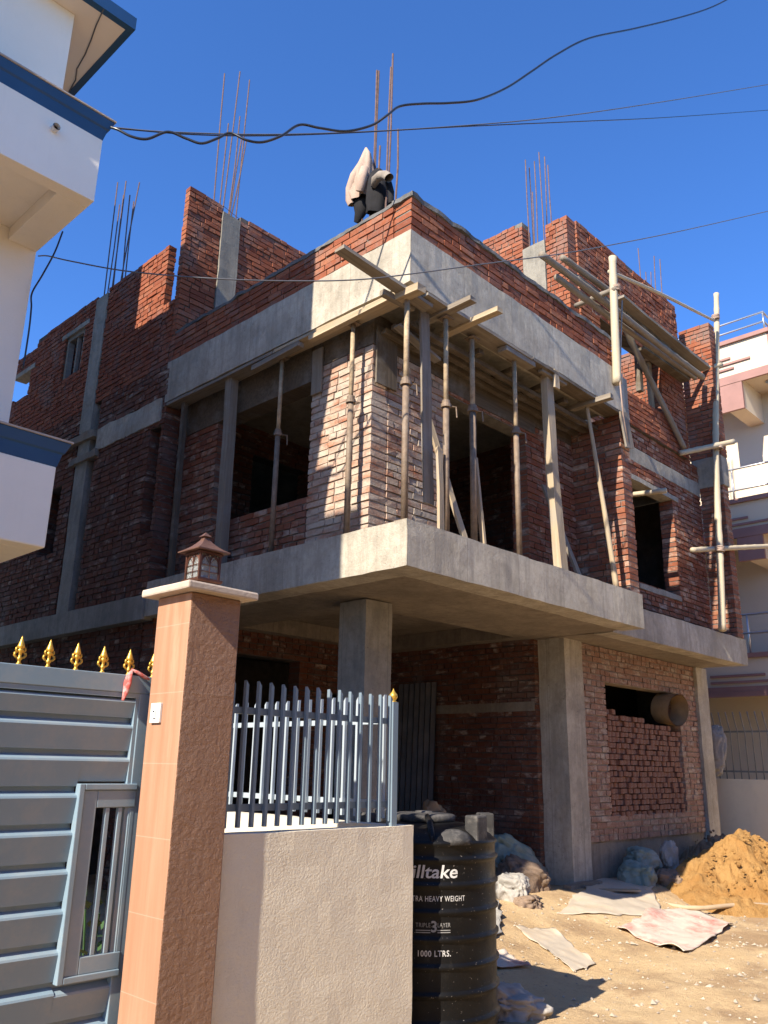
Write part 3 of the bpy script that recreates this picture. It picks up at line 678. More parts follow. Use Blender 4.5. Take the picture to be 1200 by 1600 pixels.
pole('bamboo_pole', (9.487, 5.420, 7.946), (9.141, 4.620, 7.727), .038, .038, WOOD_G, 'bearer under the left end of the platform', 'bamboo pole', SC, True, .004)
pole('bamboo_pole', (12.874, 5.460, 8.135), (13.657, 5.000, 8.460), .045, .04, BAMBOO, 'bearer under the right end of the platform', 'bamboo pole', SC, True, .004)
timber('timber_post', (11.459, 5.500, 7.326), (11.484, 5.500, 8.547), .10, .08, WOOD_D, 'dark post standing in the wide top floor opening', 'post', (0, 1, 0), None)
timber('timber_post', (12.055, 5.600, 7.247), (12.049, 5.600, 8.524), .10, .06, WOOD_L, 'pale post at the right of the wide top floor opening', 'post', (0, 1, 0), None)
timber('timber_post', (12.273, 5.600, 7.205), (12.312, 5.600, 8.450), .08, .06, WOOD_G, 'grey post beside the pale one in the top floor opening', 'post', (0, 1, 0), None)
def lashing(c, r, label, ax=(0, 0, 1)):
    mb = MB(); c = Vector(c); ax = Vector(ax).normalized(); u = ax.orthogonal().normalized(); w = ax.cross(u)
    for k in range(4):
        cc = c + ax * (k - 1.5) * .022
        mb.tube([cc + (u * math.cos(a) + w * math.sin(a)) * r * R.uniform(.95, 1.12) + ax * R.uniform(-.006, .006) for a in [2 * PI * i / 12 for i in range(13)]], .011, 5)
    mb.tube([c + u * r, c + u * r * 1.1 - Vector((0, 0, .1)), c + u * r * 1.25 - Vector((0, 0, .22))], .007, 5)
    solo(mb, 'rope_lashing', JUTE, label, 'rope', None, 'rope lashings of the scaffold', True)
lashing((9.202, 4.660, 7.771), .066, 'rope lashing where the platform meets the short pole')
lashing((13.665, 5.080, 8.490), .066, 'rope lashing at platform height on the tall pole')
lashing((13.205, 5.040, 6.797), .070, 'hanging rope lashing on the tall pole below the platform')
lashing((12.880, 5.060, 4.978), .066, 'rope lashing on the tall pole at the low putlog')
lashing((13.758, 5.060, 9.462), .062, 'rope lashing at the end of the sloping guard rail')
mb = MB(); mb.tube([(9.462, 4.700, 7.729), (9.275, 4.670, 6.965), (9.046, 4.600, 6.306), (9.231, 4.680, 5.949), (9.305, 4.680, 5.620)], .011, 6)
solo(mb, 'hanging_rope', JUTE, 'thin rope hanging from the platform past the right end of the beam', 'rope', None, None, True)

# ================================================================== JACKETS ON THE STARTER BARS
def sleeve(mb, pts, rr, n=12, sq=.7, fold=0.0, nf=5):
    pts = [Vector(p) for p in pts]; b = len(mb.v)
    k = len(pts)
    for i, p in enumerate(pts):
        d = (pts[min(i + 1, k - 1)] - pts[max(0, i - 1)]).normalized()
        x = d.cross(Vector((.72, .69, 0))).normalized(); y = d.cross(x)
        for t in range(n):
            a = 2 * PI * t / n
            f = 1 + .16 * noise.noise(Vector((math.cos(a) * 1.7, math.sin(a) * 1.7, i * .9 + p.x * 9)))
            if fold: f += .16 * noise.noise(Vector((math.cos(a) * 3.4, math.sin(a) * 3.4, i * 1.9 + p.y * 11))) + .08 * noise.noise(Vector((math.cos(a) * 7, math.sin(a) * 7, i * 3.3)))
            f += fold * math.sin(nf * a + i * .5 + math.sin(i * 1.3)) * min(1, i / 3)
            mb.v.append(tuple(p + (x * math.cos(a) + y * math.sin(a) * sq) * rr[i] * f))
    for i in range(k - 1):
        for t in range(n):
            mb.f.append((b + i * n + t, b + i * n + (t + 1) % n, b + (i + 1) * n + (t + 1) % n, b + (i + 1) * n + t)); mb.m.append(0)
    mb.f.append(tuple(b + t for t in range(n))[::-1]); mb.m.append(0)
def jacket():
    o = (5.420, 5.647, 7.362)
    J = root('hanging_jacket', 'pale beige jacket hung by its hood on the rebars above the corner', 'jacket', o)
    mb = MB()
    sleeve(mb, [(5.420, 5.619, 8.221), (5.410, 5.596, 8.125), (5.400, 5.592, 8.014), (5.400, 5.617, 7.892), (5.410, 5.643, 7.778), (5.420, 5.648, 7.652), (5.430, 5.634, 7.551)], [.012, .045, .075, .10, .125, .135, .13], 30, .65, .13, 6)
    part(mb, 'body', JUTE, J, o, True)
    mb = MB(); sleeve(mb, [(5.360, 5.620, 7.971), (5.330, 5.685, 7.828), (5.330, 5.750, 7.695), (5.340, 5.764, 7.558), (5.350, 5.741, 7.494)], [.04, .055, .054, .048, .04], 16, .8, .08, 4); part(mb, 'sleeve', JUTE, J, o, True)
    mb = MB(); sleeve(mb, [(5.330, 5.536, 7.856), (5.310, 5.551, 7.719), (5.300, 5.566, 7.606), (5.310, 5.584, 7.564)], [.045, .055, .052, .045], 14, .8); part(mb, 'sleeve', JUTE, J, o, True)
    mb = MB(); sleeve(mb, [(5.440, 5.699, 7.665), (5.440, 5.663, 7.522), (5.420, 5.687, 7.382), (5.420, 5.734, 7.299)], [.10, .11, .06, .03], 14, .6); part(mb, 'lining', DARKCL, J, o, True)
    o2 = (5.400, 5.317, 7.308)
    K = root('hanging_jacket', 'dark jacket with a grey rolled sleeve draped between the rebars', 'jacket', o2)
    mb = MB(); sleeve(mb, [(5.460, 5.458, 7.875), (5.450, 5.446, 7.796), (5.450, 5.433, 7.673), (5.450, 5.429, 7.539), (5.450, 5.443, 7.383), (5.450, 5.460, 7.294)], [.03, .085, .12, .125, .12, .11], 26, .6, .1, 5); part(mb, 'body', DARKCL, K, o2, True)
    mb = MB(); sleeve(mb, [(5.360, 5.429, 7.569), (5.330, 5.363, 7.606), (5.310, 5.277, 7.596), (5.300, 5.191, 7.552), (5.290, 5.124, 7.479)], [.03, .055, .055, .056, .05], 14, .9); part(mb, 'sleeve', GREYCL, K, o2, True)
    mb = MB(); sleeve(mb, [(5.400, 5.239, 7.549), (5.400, 5.198, 7.407), (5.400, 5.195, 7.262)], [.035, .035, .03], 10, .8); part(mb, 'sleeve', DARKCL, K, o2, True)
jacket()

# ================================================================== LEFT HOUSE
HO = (2.5, 5.72, 0)
H = root('cream_house', 'cream house at the left with blue trimmed balconies', 'house', HO)
def hp(name, mat, *boxes, label=None, bev=0):
    mb = MB()
    for a, b in boxes: mb.box(a, b)
    o = part(mb, name, mat, H, HO, label=label)
    if bev: bevel(o, bev)
    return o
HX = 2.49; HXE = -6.0
hp('wall', CREAM, ((HXE, 6.76, 0), (2.488, 17, 7.79)))
hp('wall', CREAM, ((HXE, 5.97, 6.712), (2.20, 6.755, 7.785)), label='wall of the top floor standing back on the balcony')
# upper balcony: parapet box over a soffit with a recessed panel
hp('balcony', CREAM, ((HXE, 5.72, 5.915), (HX, 5.85, 6.51)), ((2.235, 5.85, 5.915), (HX, 6.758, 6.51)), ((HXE, 5.85, 6.03), (2.235, 6.758, 6.12)), ((HXE, 5.85, 6.5), (2.235, 6.758, 6.508)), label='upper balcony with a drain pipe', bev=.012)
hp('balcony', CREAM, ((HXE, 5.72, 3.03), (HX, 5.85, 3.64)), ((2.235, 5.85, 3.03), (HX, 6.758, 3.64)), ((HXE, 5.85, 3.15), (2.235, 6.758, 3.24)), label='lower balcony', bev=.012)
def trim(z0, z1, e=.06, y0=5.72, x1=HX, yb=6.9):
    mb = MB(); h = z1 - z0
    # stepped moulding: flat band, small cove, wider top band
    prof = [(0.0, 0), (.30, .012), (.52, .020), (.58, .034), (.96, e), (1.0, e)]
    ring = lambda o, z: [(HXE, y0 - o, z), (x1 + o, y0 - o, z), (x1 + o, yb, z), (HXE, yb, z)]
    vs = []; fs = []
    for t, o in prof: vs += ring(o, z0 + t * h)
    for i in range(len(prof) - 1):
        for q in range(4): fs.append((i * 4 + q, i * 4 + (q + 1) % 4, i * 4 + 4 + (q + 1) % 4, i * 4 + 4 + q))
    fs += [(0, 3, 2, 1), tuple((len(prof) - 1) * 4 + q for q in range(4))]
    mb.add(vs, fs)
    t = part(mb, 'trim', BLUE, H, HO)
    m2 = MB(); m2.add(ring(e + .012, z1 + .001) + ring(e + .012, z1 + .014), [(0, 3, 2, 1), (4, 5, 6, 7), (0, 1, 5, 4), (1, 2, 6, 5), (2, 3, 7, 6), (3, 0, 4, 7)])
    part(m2, 'capping', CAPST, t, HO)
trim(6.51, 6.69, .055, yb=6.757); trim(3.64, 3.82, .06, yb=6.757)
hp('roof', CREAM_G, ((HXE, 5.78, 7.79), (2.58, 17, 7.90)))
mb = MB()
for a, b in (((HXE, 5.715, 7.782), (2.64, 5.779, 7.91)), ((2.581, 5.779, 7.782), (2.64, 17, 7.91))): mb.box(a, b)
part(mb, 'trim', BLUE, H, HO)
hp('unseen_roof_walls', CREAM, ((HXE, 5.73, 7.912), (2.0, 5.88, 9.82)), ((1.85, 5.88, 7.912), (2.0, 17, 9.82)), ((1.2, 8.22, 9.82), (2.0, 8.62, 10.75)), ((-3, 9.57, 9.82), (2.0, 17, 12.6)))  # out-of-view roof walls, shaped to cast the shadow edges on the brick flank
hp('added_shade_bay', CREAM, ((-6.2, 4.78, 0), (-.9, 6.75, 8.75)))  # unseen block added to shade the lower bay and column bases
mb = MB(); c = Vector((2.088 * 1.0, 5.72, 6.36)); 
mb.tube([c + Vector((0, .05, 0)), c + Vector((0, -.055, -.004))], .030, 18, caps=False); mb.tube([c + Vector((0, -.055, -.004)), c + Vector((0, .04, 0))], .024, 18, caps=False)
dp = part(mb, 'drain_pipe', WHITE_P, H, HO, True)
mb = MB(); mb.tube([c + Vector((0, -.02, 0)), c + Vector((0, -.015, 0))], .024, 18); part(mb, 'pipe_mouth', BLACK, dp, HO)
mb = MB(); mb.tube([(2.341, 5.727, 7.785), (2.380, 5.934, 7.785), (2.421, 6.090, 7.785), (2.468, 6.299, 7.785), (2.498, 6.517, 7.785), (2.553, 6.650, 7.785), (2.583, 6.864, 7.785)], .006, 5)
part(mb, 'soffit_cable', CABLE_G, H, HO, True)

# ================================================================== CABLES
def cable(pts, r, mat, label, n=10):
    # Catmull-Rom through the points
    P = [Vector(p) for p in pts]; P = [P[0] * 2 - P[1]] + P + [P[-1] * 2 - P[-2]]; out = []
    for i in range(1, len(P) - 2):
        for k in range(8):
            t = k / 8
            out.append(.5 * ((2 * P[i]) + (P[i + 1] - P[i - 1]) * t + (2 * P[i - 1] - 5 * P[i] + 4 * P[i + 1] - P[i + 2]) * t * t + (3 * P[i] - P[i - 1] - 3 * P[i + 1] + P[i + 2]) * t ** 3))
    out.append(P[-2])
    mb = MB(); mb.tube(out, r, n)
    solo(mb, 'overhead_cable', mat, label, 'cable', tuple(pts[0]), 'overhead cables', True)
cable([(2.515, 5.660, 6.623), (2.555, 5.600, 6.588), (2.638, 5.530, 6.536), (2.745, 5.460, 6.538), (2.878, 5.380, 6.648), (3.004, 5.300, 6.617), (3.112, 5.220, 6.588), (3.217, 5.150, 6.666), (3.306, 5.100, 6.747), (3.405, 5.000, 6.680), (3.536, 4.950, 6.714), (3.660, 4.850, 6.802), (3.809, 4.800, 6.984), (3.960, 4.700, 6.989), (4.176, 4.600, 7.036), (4.397, 4.500, 7.184), (4.500, 4.400, 7.305), (4.616, 4.350, 7.454), (4.815, 4.250, 7.557), (5.071, 4.150, 7.677), (5.328, 4.000, 7.797), (5.674, 3.900, 8.115), (5.997, 3.800, 8.490), (6.354, 3.700, 8.912), (6.895, 3.600, 9.475), (7.745, 3.450, 10.171), (8.797, 3.300, 11.070), (9.755, 3.200, 11.947), (10.635, 3.100, 12.836)], .0115, CABLE, 'thick wavy black cable running from the house corner to the upper right')
cable([(2.519, 5.670, 6.632), (2.930, 5.500, 6.753), (3.639, 5.200, 7.007), (4.449, 4.900, 7.376), (5.498, 4.500, 7.891), (6.831, 4.100, 8.649), (8.896, 3.700, 10.029), (13.169, 3.200, 13.098)], .0062, CABLE_G, 'thin nearly straight wire, the higher of the close pair under the wavy cable')
cable([(2.524, 5.680, 6.635), (3.118, 5.400, 6.788), (3.743, 5.150, 7.031), (4.569, 4.850, 7.425), (5.645, 4.450, 7.958), (7.223, 4.000, 8.795), (9.020, 3.600, 9.814), (12.916, 3.200, 12.343)], .0058, CABLE, 'thin wire, the lower of the close pair under the wavy cable')
cable([(2.491, 6.700, 5.849), (2.496, 6.500, 5.762), (2.569, 6.200, 5.615), (2.840, 5.700, 5.431), (3.310, 5.200, 5.375), (3.825, 4.850, 5.446), (4.346, 4.550, 5.578), (4.860, 4.350, 5.801), (5.570, 4.100, 6.137), (6.625, 3.900, 6.687), (8.001, 3.700, 7.475), (9.458, 3.500, 8.338), (12.495, 3.300, 10.218)], .0058, CABLE_G, 'thin wire sagging across the front of the corner bay')
cable([(2.684, 6.740, 6.220), (2.632, 6.720, 5.962), (2.557, 6.720, 5.696), (2.494, 6.720, 5.487), (2.500, 6.700, 5.343), (2.510, 6.700, 5.161), (2.520, 6.720, 4.958), (2.523, 6.730, 4.782)], .0075, CABLE, 'black cable hanging down beside the edge of the cream house')

# ================================================================== GATE PILLAR, LANTERN
PX0, PX1, PY0, PY1 = 2.28, 2.58, 3.50, 3.80
PO = ((PX0 + PX1) / 2, (PY0 + PY1) / 2, 0)
P = root('gate_pillar', 'orange stone clad gate pillar with its shaded side coloured brown', 'pillar', PO)
mb = MB()
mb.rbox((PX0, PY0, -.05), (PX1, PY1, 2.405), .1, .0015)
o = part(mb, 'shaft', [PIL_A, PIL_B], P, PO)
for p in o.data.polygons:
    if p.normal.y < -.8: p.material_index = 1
bevel(o, .006)
mb = MB(); mb.rbox((PX0 - .065, PY0 - .065, 2.407), (PX1 + .065, PY1 + .065, 2.448), .08, .002)
o = part(mb, 'cap', CAPST, P, PO); bevel(o, .01)
mb = MB(); mb.box((PX0 - .014, 3.667, 1.78), (PX0 + .001, 3.752, 1.875))
sw = part(mb, 'switch_plate', WHITE_P, P, PO); bevel(sw, .003)
mb = MB(); mb.box((PX0 - .021, 3.697, 1.803), (PX0 - .0135, 3.722, 1.845)); part(mb, 'push_button', WHITE_P, sw, PO)
mb = MB(); mb.box((PX0 - .0225, 3.703, 1.832), (PX0 - .0208, 3.716, 1.838)); part(mb, 'indicator', CABLE, sw, PO)
def lantern():
    c = Vector((2.435, 3.655, 2.449)); L = root('pillar_lantern', 'small copper brown lantern standing on top of the gate pillar', 'lantern', c)
    I = Matrix.Identity(3)
    def sq(prof, mi=0, mb=None):
        mb = mb or MB(); mb.lathe(c, [(r * math.sqrt(2), z) for r, z in prof], 4, 0, True, PI / 4); return mb
    part(sq([(.050, 0), (.050, .012), (.042, .022), (.042, .038), (.070, .040), (.076, .047), (.076, .058)]), 'base', LANT, L, c)
    hw = .066
    for sx in (-1, 1):
        for sy in (-1, 1):
            mb = MB(); mb.box(c + Vector((sx * hw, sy * hw, .058)), c + Vector((sx * (hw - .012), sy * (hw - .012), .188))); part(mb, 'corner_post', LANT, L, c)
    part(sq([(.072, .188), (.072, .198), (.064, .205)]), 'top_rail', LANT, L, c)
    # tracery on each side: two arches with bars
    for k in range(4):
        M = Matrix.Rotation(k * PI / 2, 3, 'Z')
        mb = MB(); mb.obox(c + M @ Vector((0, -hw + .010, .123)), (.108, .003, .13), M); fr = part(mb, 'glass_pane', GLASS, L, c)
        mb = MB()
        def seg(a, b, w=.0045):
            mb.tube([c + M @ Vector((a[0], -hw + .004, a[1])), c + M @ Vector((b[0], -hw + .004, b[1]))], w / 2, 5)
        seg((0, .06), (0, .165)); seg((-.053, .095), (.053, .095)); seg((-.053, .130), (.053, .130))
        for s in (-1, 1):
            mb.tube([c + M @ Vector((s * .027 + .026 * math.cos(a), -hw + .004, .148 + .034 * math.sin(a))) for a in [PI * i / 8 for i in range(9)]], .003, 5)
        mb.tube([c + M @ Vector((.053 * math.cos(a), -hw + .004, .132 + .054 * math.sin(a))) for a in [PI * i / 10 for i in range(11)]], .003, 5)
        for s in (-1, 1): seg((0, .135), (s * .03, .172), .003)
        part(mb, 'tracery', LANT, fr, c)
    prof = [(.098, .203), (.098, .209), (.075, .222), (.050, .240), (.032, .258), (.018, .276), (.016, .283)]
    rf = part(sq(prof), 'roof', LANT_R, L, c)
    part(sq([(.010, .283), (.010, .290), (.026, .292), (.014, .304), (.0015, .318)]), 'finial', LANT_R, rf, c)
    mb = MB(); mb.lathe(c, [(.013, .058), (.013, .075), (.020, .080), (.028, .095), (.030, .115), (.026, .132), (.014, .144), (.002, .148)], 16); part(mb, 'bulb', BULB, L, c, True)
lantern()

# ================================================================== GATE
GY = 3.89
GO = (1.4, GY, 0)
G = root('metal_gate', 'grey blue sheet metal gate with gold spear finials beside the pillar', 'gate', GO)
gx0, gx1 = .3, 2.36
# sheet with pressed horizontal ribs (profile in Y,Z swept along X)
def ribs(x0, x1, z_lo, z_hi):
    grooves = [.17, .335, .5, .66, .82, .985, 1.15, 1.315, 1.478, 1.642, 1.80]
    gs = [z_lo] + [g for g in grooves if z_lo + .05 < g < z_hi - .03] + [z_hi]
    mbx = MB()
    for a, b in zip(gs[:-1], gs[1:]):
        pts = [(GY + .012, a + .003), (GY - .010, a + .006), (GY - .030, b - .045), (GY - .026, b - .036), (GY + .012, b - .016), (GY + .012, b + .003)]
        for p, q in zip(pts[:-1], pts[1:]):
            mbx.add([(x0, p[0], p[1]), (x1, p[0], p[1]), (x1, q[0], q[1]), (x0, q[0], q[1])], [(0, 1, 2, 3)])
    return mbx
gw0 = 1.995                                         # left edge of the grille window
mb = ribs(gx0, gw0, .08, 1.925)
m2 = ribs(gw0, 2.262, 1.500, 1.925); mb.add(m2.v, m2.f)
m3 = ribs(gw0, 2.262, .08, .652); mb.add(m3.v, m3.f)
mb.box((gx0, GY + .016, .08), (gw0, GY + .020, 1.925))
mb.box((gw0, GY + .016, 1.50), (2.262, GY + .0195, 1.925)); mb.box((gw0, GY + .016, .08), (2.262, GY + .0195, .652))
part(mb, 'sheet_panel', GATE, G, GO)
mb = MB()
mb.box((gx0, GY - .035, 1.925), (gx1, GY + .02, 2.012)); mb.box((2.262, GY - .035, .05), (gx1, GY + .02, 1.925)); mb.box((gx0, GY - .035, .03), (2.262, GY + .02, .08))
fr = part(mb, 'frame', GATE, G, GO); bevel(fr, .004)
mb = MB()
mb.box((gx0, GY - .031, 1.902), (2.262, GY - .001, 1.924))
mb.box((2.243, GY - .031, .652), (2.2615, GY - .001, 1.9015))
part(mb, 'bead', GATE, fr, GO)
# grille window
gl, gr, gb, gt = 1.992, 2.292, .655, 1.495
mb = MB()
mb.box((gl, GY - .048, gb), (gl + .028, GY - .006, gt)); mb.box((gl + .028, GY - .048, gt - .028), (gr, GY - .006, gt)); mb.box((gl + .028, GY - .048, gb), (gr, GY - .006, gb + .028))
mb.box((gl + .028, GY - .040, gb + .028), (gl + .098, GY - .008, gt - .028)); mb.box((gl + .098, GY - .040, gt - .108), (gr, GY - .008, gt - .028)); mb.box((gl + .098, GY - .040, gb + .028), (gr, GY - .008, gb + .100))
gf = part(mb, 'grille_frame', GATE, G, GO); bevel(gf, .004)
for x in (2.152, 2.218, 2.282):
    mb = MB(); mb.box((x - .011, GY - .036, gb + .100), (x + .011, GY - .012, gt - .108)); bevel(part(mb, 'grille_bar', GATE, gf, GO), .003)
def finial(x):
    c = (x, GY - .008, 2.012)
    mb = MB(); mb.lathe(c, [(r_ * .80, z_ * .88) for r_, z_ in [(.016, 0), (.016, .006), (.009, .010), (.010, .022), (.016, .028), (.016, .033), (.009, .040), (.011, .062), (.018, .070), (.018, .076), (.011, .082), (.022, .090), (.021, .096), (.012, .120), (.004, .142), (.0008, .150)]], 12)
    for s in (-1, 1):
        for z0, k in ((.036, 1), (.066, .8)):
            mb.tube([(c[0] + s * q[0] * k, c[1], c[2] + (z0 + q[1] * k) * .88) for q in ((.006, 0), (.018, .002), (.026, .012), (.024, .024), (.015, .026))], [.005, .006, .006, .006, .004], 6)
    part(mb, 'finial', GOLD, G, GO, True)
for x in (1.357, 1.500, 1.643, 1.780, 1.918, 2.056, 2.198, 2.336): finial(x)
mb = MB()
sleeve(mb, [(2.205, GY - .03, 2.035), (2.185, GY - .045, 2.01), (2.175, GY - .052, 1.97), (2.168, GY - .052, 1.92), (2.160, GY - .05, 1.885)], [.008, .016, .020, .014, .006], 10, .5)
sleeve(mb, [(2.200, GY - .03, 2.040), (2.23, GY - .04, 2.028), (2.27, GY - .045, 2.008), (2.30, GY - .045, 1.998)], [.006, .009, .010, .005], 8, .5)
solo(mb, 'tied_cloth', RED_CL, 'red and white rag tied round a gold finial of the gate', 'cloth', (2.2, GY - .03, 2.035), None, True)

# yard plants behind the grille
def plant(x, y, h, label):
    e = root('potted_plant', label, 'plant', (x, y, 0))
    mb = MB(); mb.lathe((x, y, 0), [(.09, 0), (.13, .22), (.14, .24), (.12, .24), (.12, .2)], 16); part(mb, 'pot', POT, e, (x, y, 0), True)
    mb = MB()
    for i in range(46):
        a = R.uniform(0, 2 * PI); z = R.uniform(.25, h); r = R.uniform(.02, .2); L = R.uniform(.07, .15)
        c = Vector((x + r * math.cos(a), y + r * math.sin(a), z)); d = Vector((math.cos(a), math.sin(a), R.uniform(-.3, .8))).normalized(); s = d.cross(Vector((0, 0, 1))).normalized() * L * .28
        mb.add([c, c + d * L * .5 + s, c + d * L, c + d * L * .5 - s], [(0, 1, 2, 3)])
    for i in range(5):
        a = R.uniform(0, 6.28); mb.tube([(x, y, .2), (x + .08 * math.cos(a), y + .08 * math.sin(a), h * .9)], .006, 5)
    part(mb, 'foliage', LEAF, e, (x, y, 0))
plant(2.42, 4.35, .95, 'leafy potted plant seen through the gate grille')

# ================================================================== COMPOUND WALL AND FENCES
WX = 3.975
WO = (3.2, 3.6, 0)
W = root('compound_wall', 'cream plastered low wall running right from the gate pillar and turning back', 'wall', WO)
mb = MB(); mb.rbox((2.582, 3.535, -.05), (WX, 3.66, 1.268), .09, .0035)
part(mb, 'front_wall', WALLP, W, WO)
mb = MB(); mb.rbox((3.85, 3.662, -.05), (WX - .002, 5.75, 1.264), .12, .003)
part(mb, 'return_wall', WALLS, W, WO)
F = root('metal_fence', 'grey metal picket fence on the front of the cream wall', 'fence', (3.2, 3.57, 1.268), None)
FO = (3.2, 3.57, 1.268)
def picket(mb, x, y, z0, z1, along):
    w = .017
    if along == 'X': mb.prism([(x - w / 2, z0), (x + w / 2, z0), (x + w / 2, z1 - .022), (x - w / 2, z1)], 'Y', y - .011, y + .011)
    else: mb.prism([(y - w / 2, z0), (y + w / 2, z0), (y + w / 2, z1 - .022), (y - w / 2, z1)], 'X', x - .011, x + .011)
for i in range(15):
    x = 2.62 + i * .0838
    mb = MB(); picket(mb, x, 3.57, 1.295, 2.013 + R.uniform(-.003, .003), 'X'); part(mb, 'picket', GATE_D, F, FO)
for z in (1.37, 1.845):
    mb = MB(); mb.box((2.583, 3.5845, z), (3.795, 3.608, z + .034)); part(mb, 'rail', GATE_D, F, FO)
mb = MB(); mb.box((3.797, 3.548, 1.264), (3.841, 3.592, 1.975)); po = part(mb, 'post', GATE_D, F, FO)
mb = MB(); mb.lathe((3.819, 3.57, 1.975), [(.020, 0), (.022, .004), (.012, .010), (.020, .018), (.026, .032), (.024, .046), (.012, .060), (.004, .074), (.0008, .084)], 16); part(mb, 'post_finial', GOLD, po, FO, True)
FO2 = (3.91, 4.6, 1.264)
F2 = root('metal_fence', 'sunlit grey picket fence on the side wall behind the front fence', 'fence', FO2, None)
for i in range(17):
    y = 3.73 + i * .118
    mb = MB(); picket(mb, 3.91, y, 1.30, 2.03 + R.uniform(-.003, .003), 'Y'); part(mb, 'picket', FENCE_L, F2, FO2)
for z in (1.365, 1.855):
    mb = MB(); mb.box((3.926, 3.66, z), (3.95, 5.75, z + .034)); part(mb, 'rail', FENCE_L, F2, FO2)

# ================================================================== WATER TANK
TC = Vector((4.55, 3.957, 0.0)); TR = .475
def tank():
    T = root('water_tank', 'black ribbed plastic water tank beside the end of the cream wall', 'water tank', TC)
    prof = [(TR * .97, .02), (TR, .05)]
    z = .10
    zs = [.16, .31, .46, .61, .76, .91, 1.055]
    for zr in zs:
        prof += [(TR, zr - .030), (TR + .003, zr - .018), (TR + .016, zr - .008), (TR + .016, zr + .006), (TR + .002, zr + .016), (TR, zr + .024)]
    prof += [(TR, 1.13), (TR + .012, 1.14), (TR + .012, 1.155), (TR - .01, 1.165), (TR - .03, 1.185), (TR * .8, 1.225), (TR * .55, 1.248), (.200, 1.256), (.195, 1.27)]
    mb = MB(); mb.lathe(TC, prof, 72); part(mb, 'body', TANK, T, TC, True)
    mb = MB(); mb.lathe(TC, [(.205, 1.255), (.215, 1.26), (.215, 1.292), (.20, 1.300), (.17, 1.306), (.06, 1.309), (.055, 1.318), (.001, 1.32)], 40); part(mb, 'lid', TANKD, T, TC, True)
    th = math.atan2(-.656, -.7545)       # toward the street
    for k, da in enumerate((.50, -.7, 2.4, 3.9)):
        a = th + da
        M = Matrix.Rotation(a, 3, 'Z'); p = TC + M @ Vector((TR - .10, 0, 1.20))
        mb = MB()
        b0 = TC + M @ Vector((TR * .45, 0, 1.22)); b1 = TC + M @ Vector((TR - .04, 0, 1.17))
        mb.lathe(p - Vector((0, 0, .06)), [(.13, 0), (.128, .03), (.10, .065), (.05, .085), (.002, .088)], 20)
        part(mb, 'shoulder_lug', TANKD, T, TC, True)
    for k, da in enumerate((.92, 1.75, -1.0, -2.4)):
        a = th + da; M = Matrix.Rotation(a, 3, 'Z')
        mb = MB(); mb.obox(TC + M @ Vector((TR - .05, 0, 1.225)), (.10, .12, .17), M); bevel(part(mb, 'lifting_lug', TANKD, T, TC), .012)
    a = th + .12; M = Matrix.Rotation(a, 3, 'Z')
    mb = MB(); mb.tube([TC + M @ Vector((.2, 0, 1.29)), TC + M @ Vector((.34, 0, 1.262)), TC + M @ Vector((TR - .05, 0, 1.20)), TC + M @ Vector((TR - .01, 0, 1.14))], .020, 8); part(mb, 'mould_ridge', TANK, T, TC, True)
    # lettering wrapped on the curved side
    tc = th + math.radians(8)
    dg = bpy.context.evaluated_depsgraph_get
    def text(body, z, size, width, mat, shear=0.0, off=0.0, da=0.0):
        cu = bpy.data.curves.new('lettering', 'FONT'); cu.body = body; cu.size = size; cu.align_x = 'CENTER'; cu.align_y = 'CENTER'; cu.shear = shear; cu.space_character = 1.0 if size > .08 else 1.12; cu.offset = off; cu.resolution_u = 3
        ob = bpy.data.objects.new('lettering', cu); COL.objects.link(ob); bpy.context.view_layer.update()
        me = bpy.data.meshes.new_from_object(ob.evaluated_get(dg()))
        bpy.data.objects.remove(ob); bpy.data.curves.remove(cu)
        bm = bmesh.new(); bm.from_mesh(me)
        bmesh.ops.subdivide_edges(bm, edges=[e for e in bm.edges if e.calc_length() > size * .25], cuts=2)
        bmesh.ops.triangulate(bm, faces=bm.faces)
        xs = [v.co.x for v in bm.verts]; w = max(xs) - min(xs); cx = (max(xs) + min(xs)) / 2; k = width / w
        for v in bm.verts:
            a = tc + da + (v.co.x - cx) * k / TR
            v.co = Vector(((TR + .0025) * math.cos(a), (TR + .0025) * math.sin(a), z + v.co.y))
        bmesh.ops.recalc_face_normals(bm, faces=bm.faces)
        bm.to_mesh(me); bm.free(); me.materials.clear(); me.materials.append(mat)
        o = bpy.data.objects.new('lettering', me); COL.objects.link(o); o.parent = T
        return o
    text('Hilltake', .985, .105, .375, LETTER, .15, .0015, -.075)
    text('EXTRA HEAVY WEIGHT', .835, .044, .378, LETTER, 0, .0002, .028)
    text('TRIPLE', .690, .034, .088, LETTER_G, 0, .0, -.138); text('3', .680, .085, .034, LETTER_G, 0, .002, .0); text('LAYER', .690, .034, .080, LETTER_G, 0, .0, .132)
    def strip(z, h, a0, a1):
        mb = MB(); n = 10; vs = []
        for i in range(n + 1):
            a = tc + a0 + (a1 - a0) * i / n
            for zz in (z, z + h): vs.append((TC.x + (TR + .0025) * math.cos(a), TC.y + (TR + .0025) * math.sin(a), zz))
        mb.add(vs, [(2 * i, 2 * i + 2, 2 * i + 3, 2 * i + 1) for i in range(n)])
        part(mb, 'printed_line', LETTER_G, T, TC)
    for z in (.648, .660): strip(z, .005, -.23, -.045); strip(z, .005, .045, .215)
    text('1000 LTRS.', .535, .046, .200, LETTER, 0, .0006, .01)
tank()

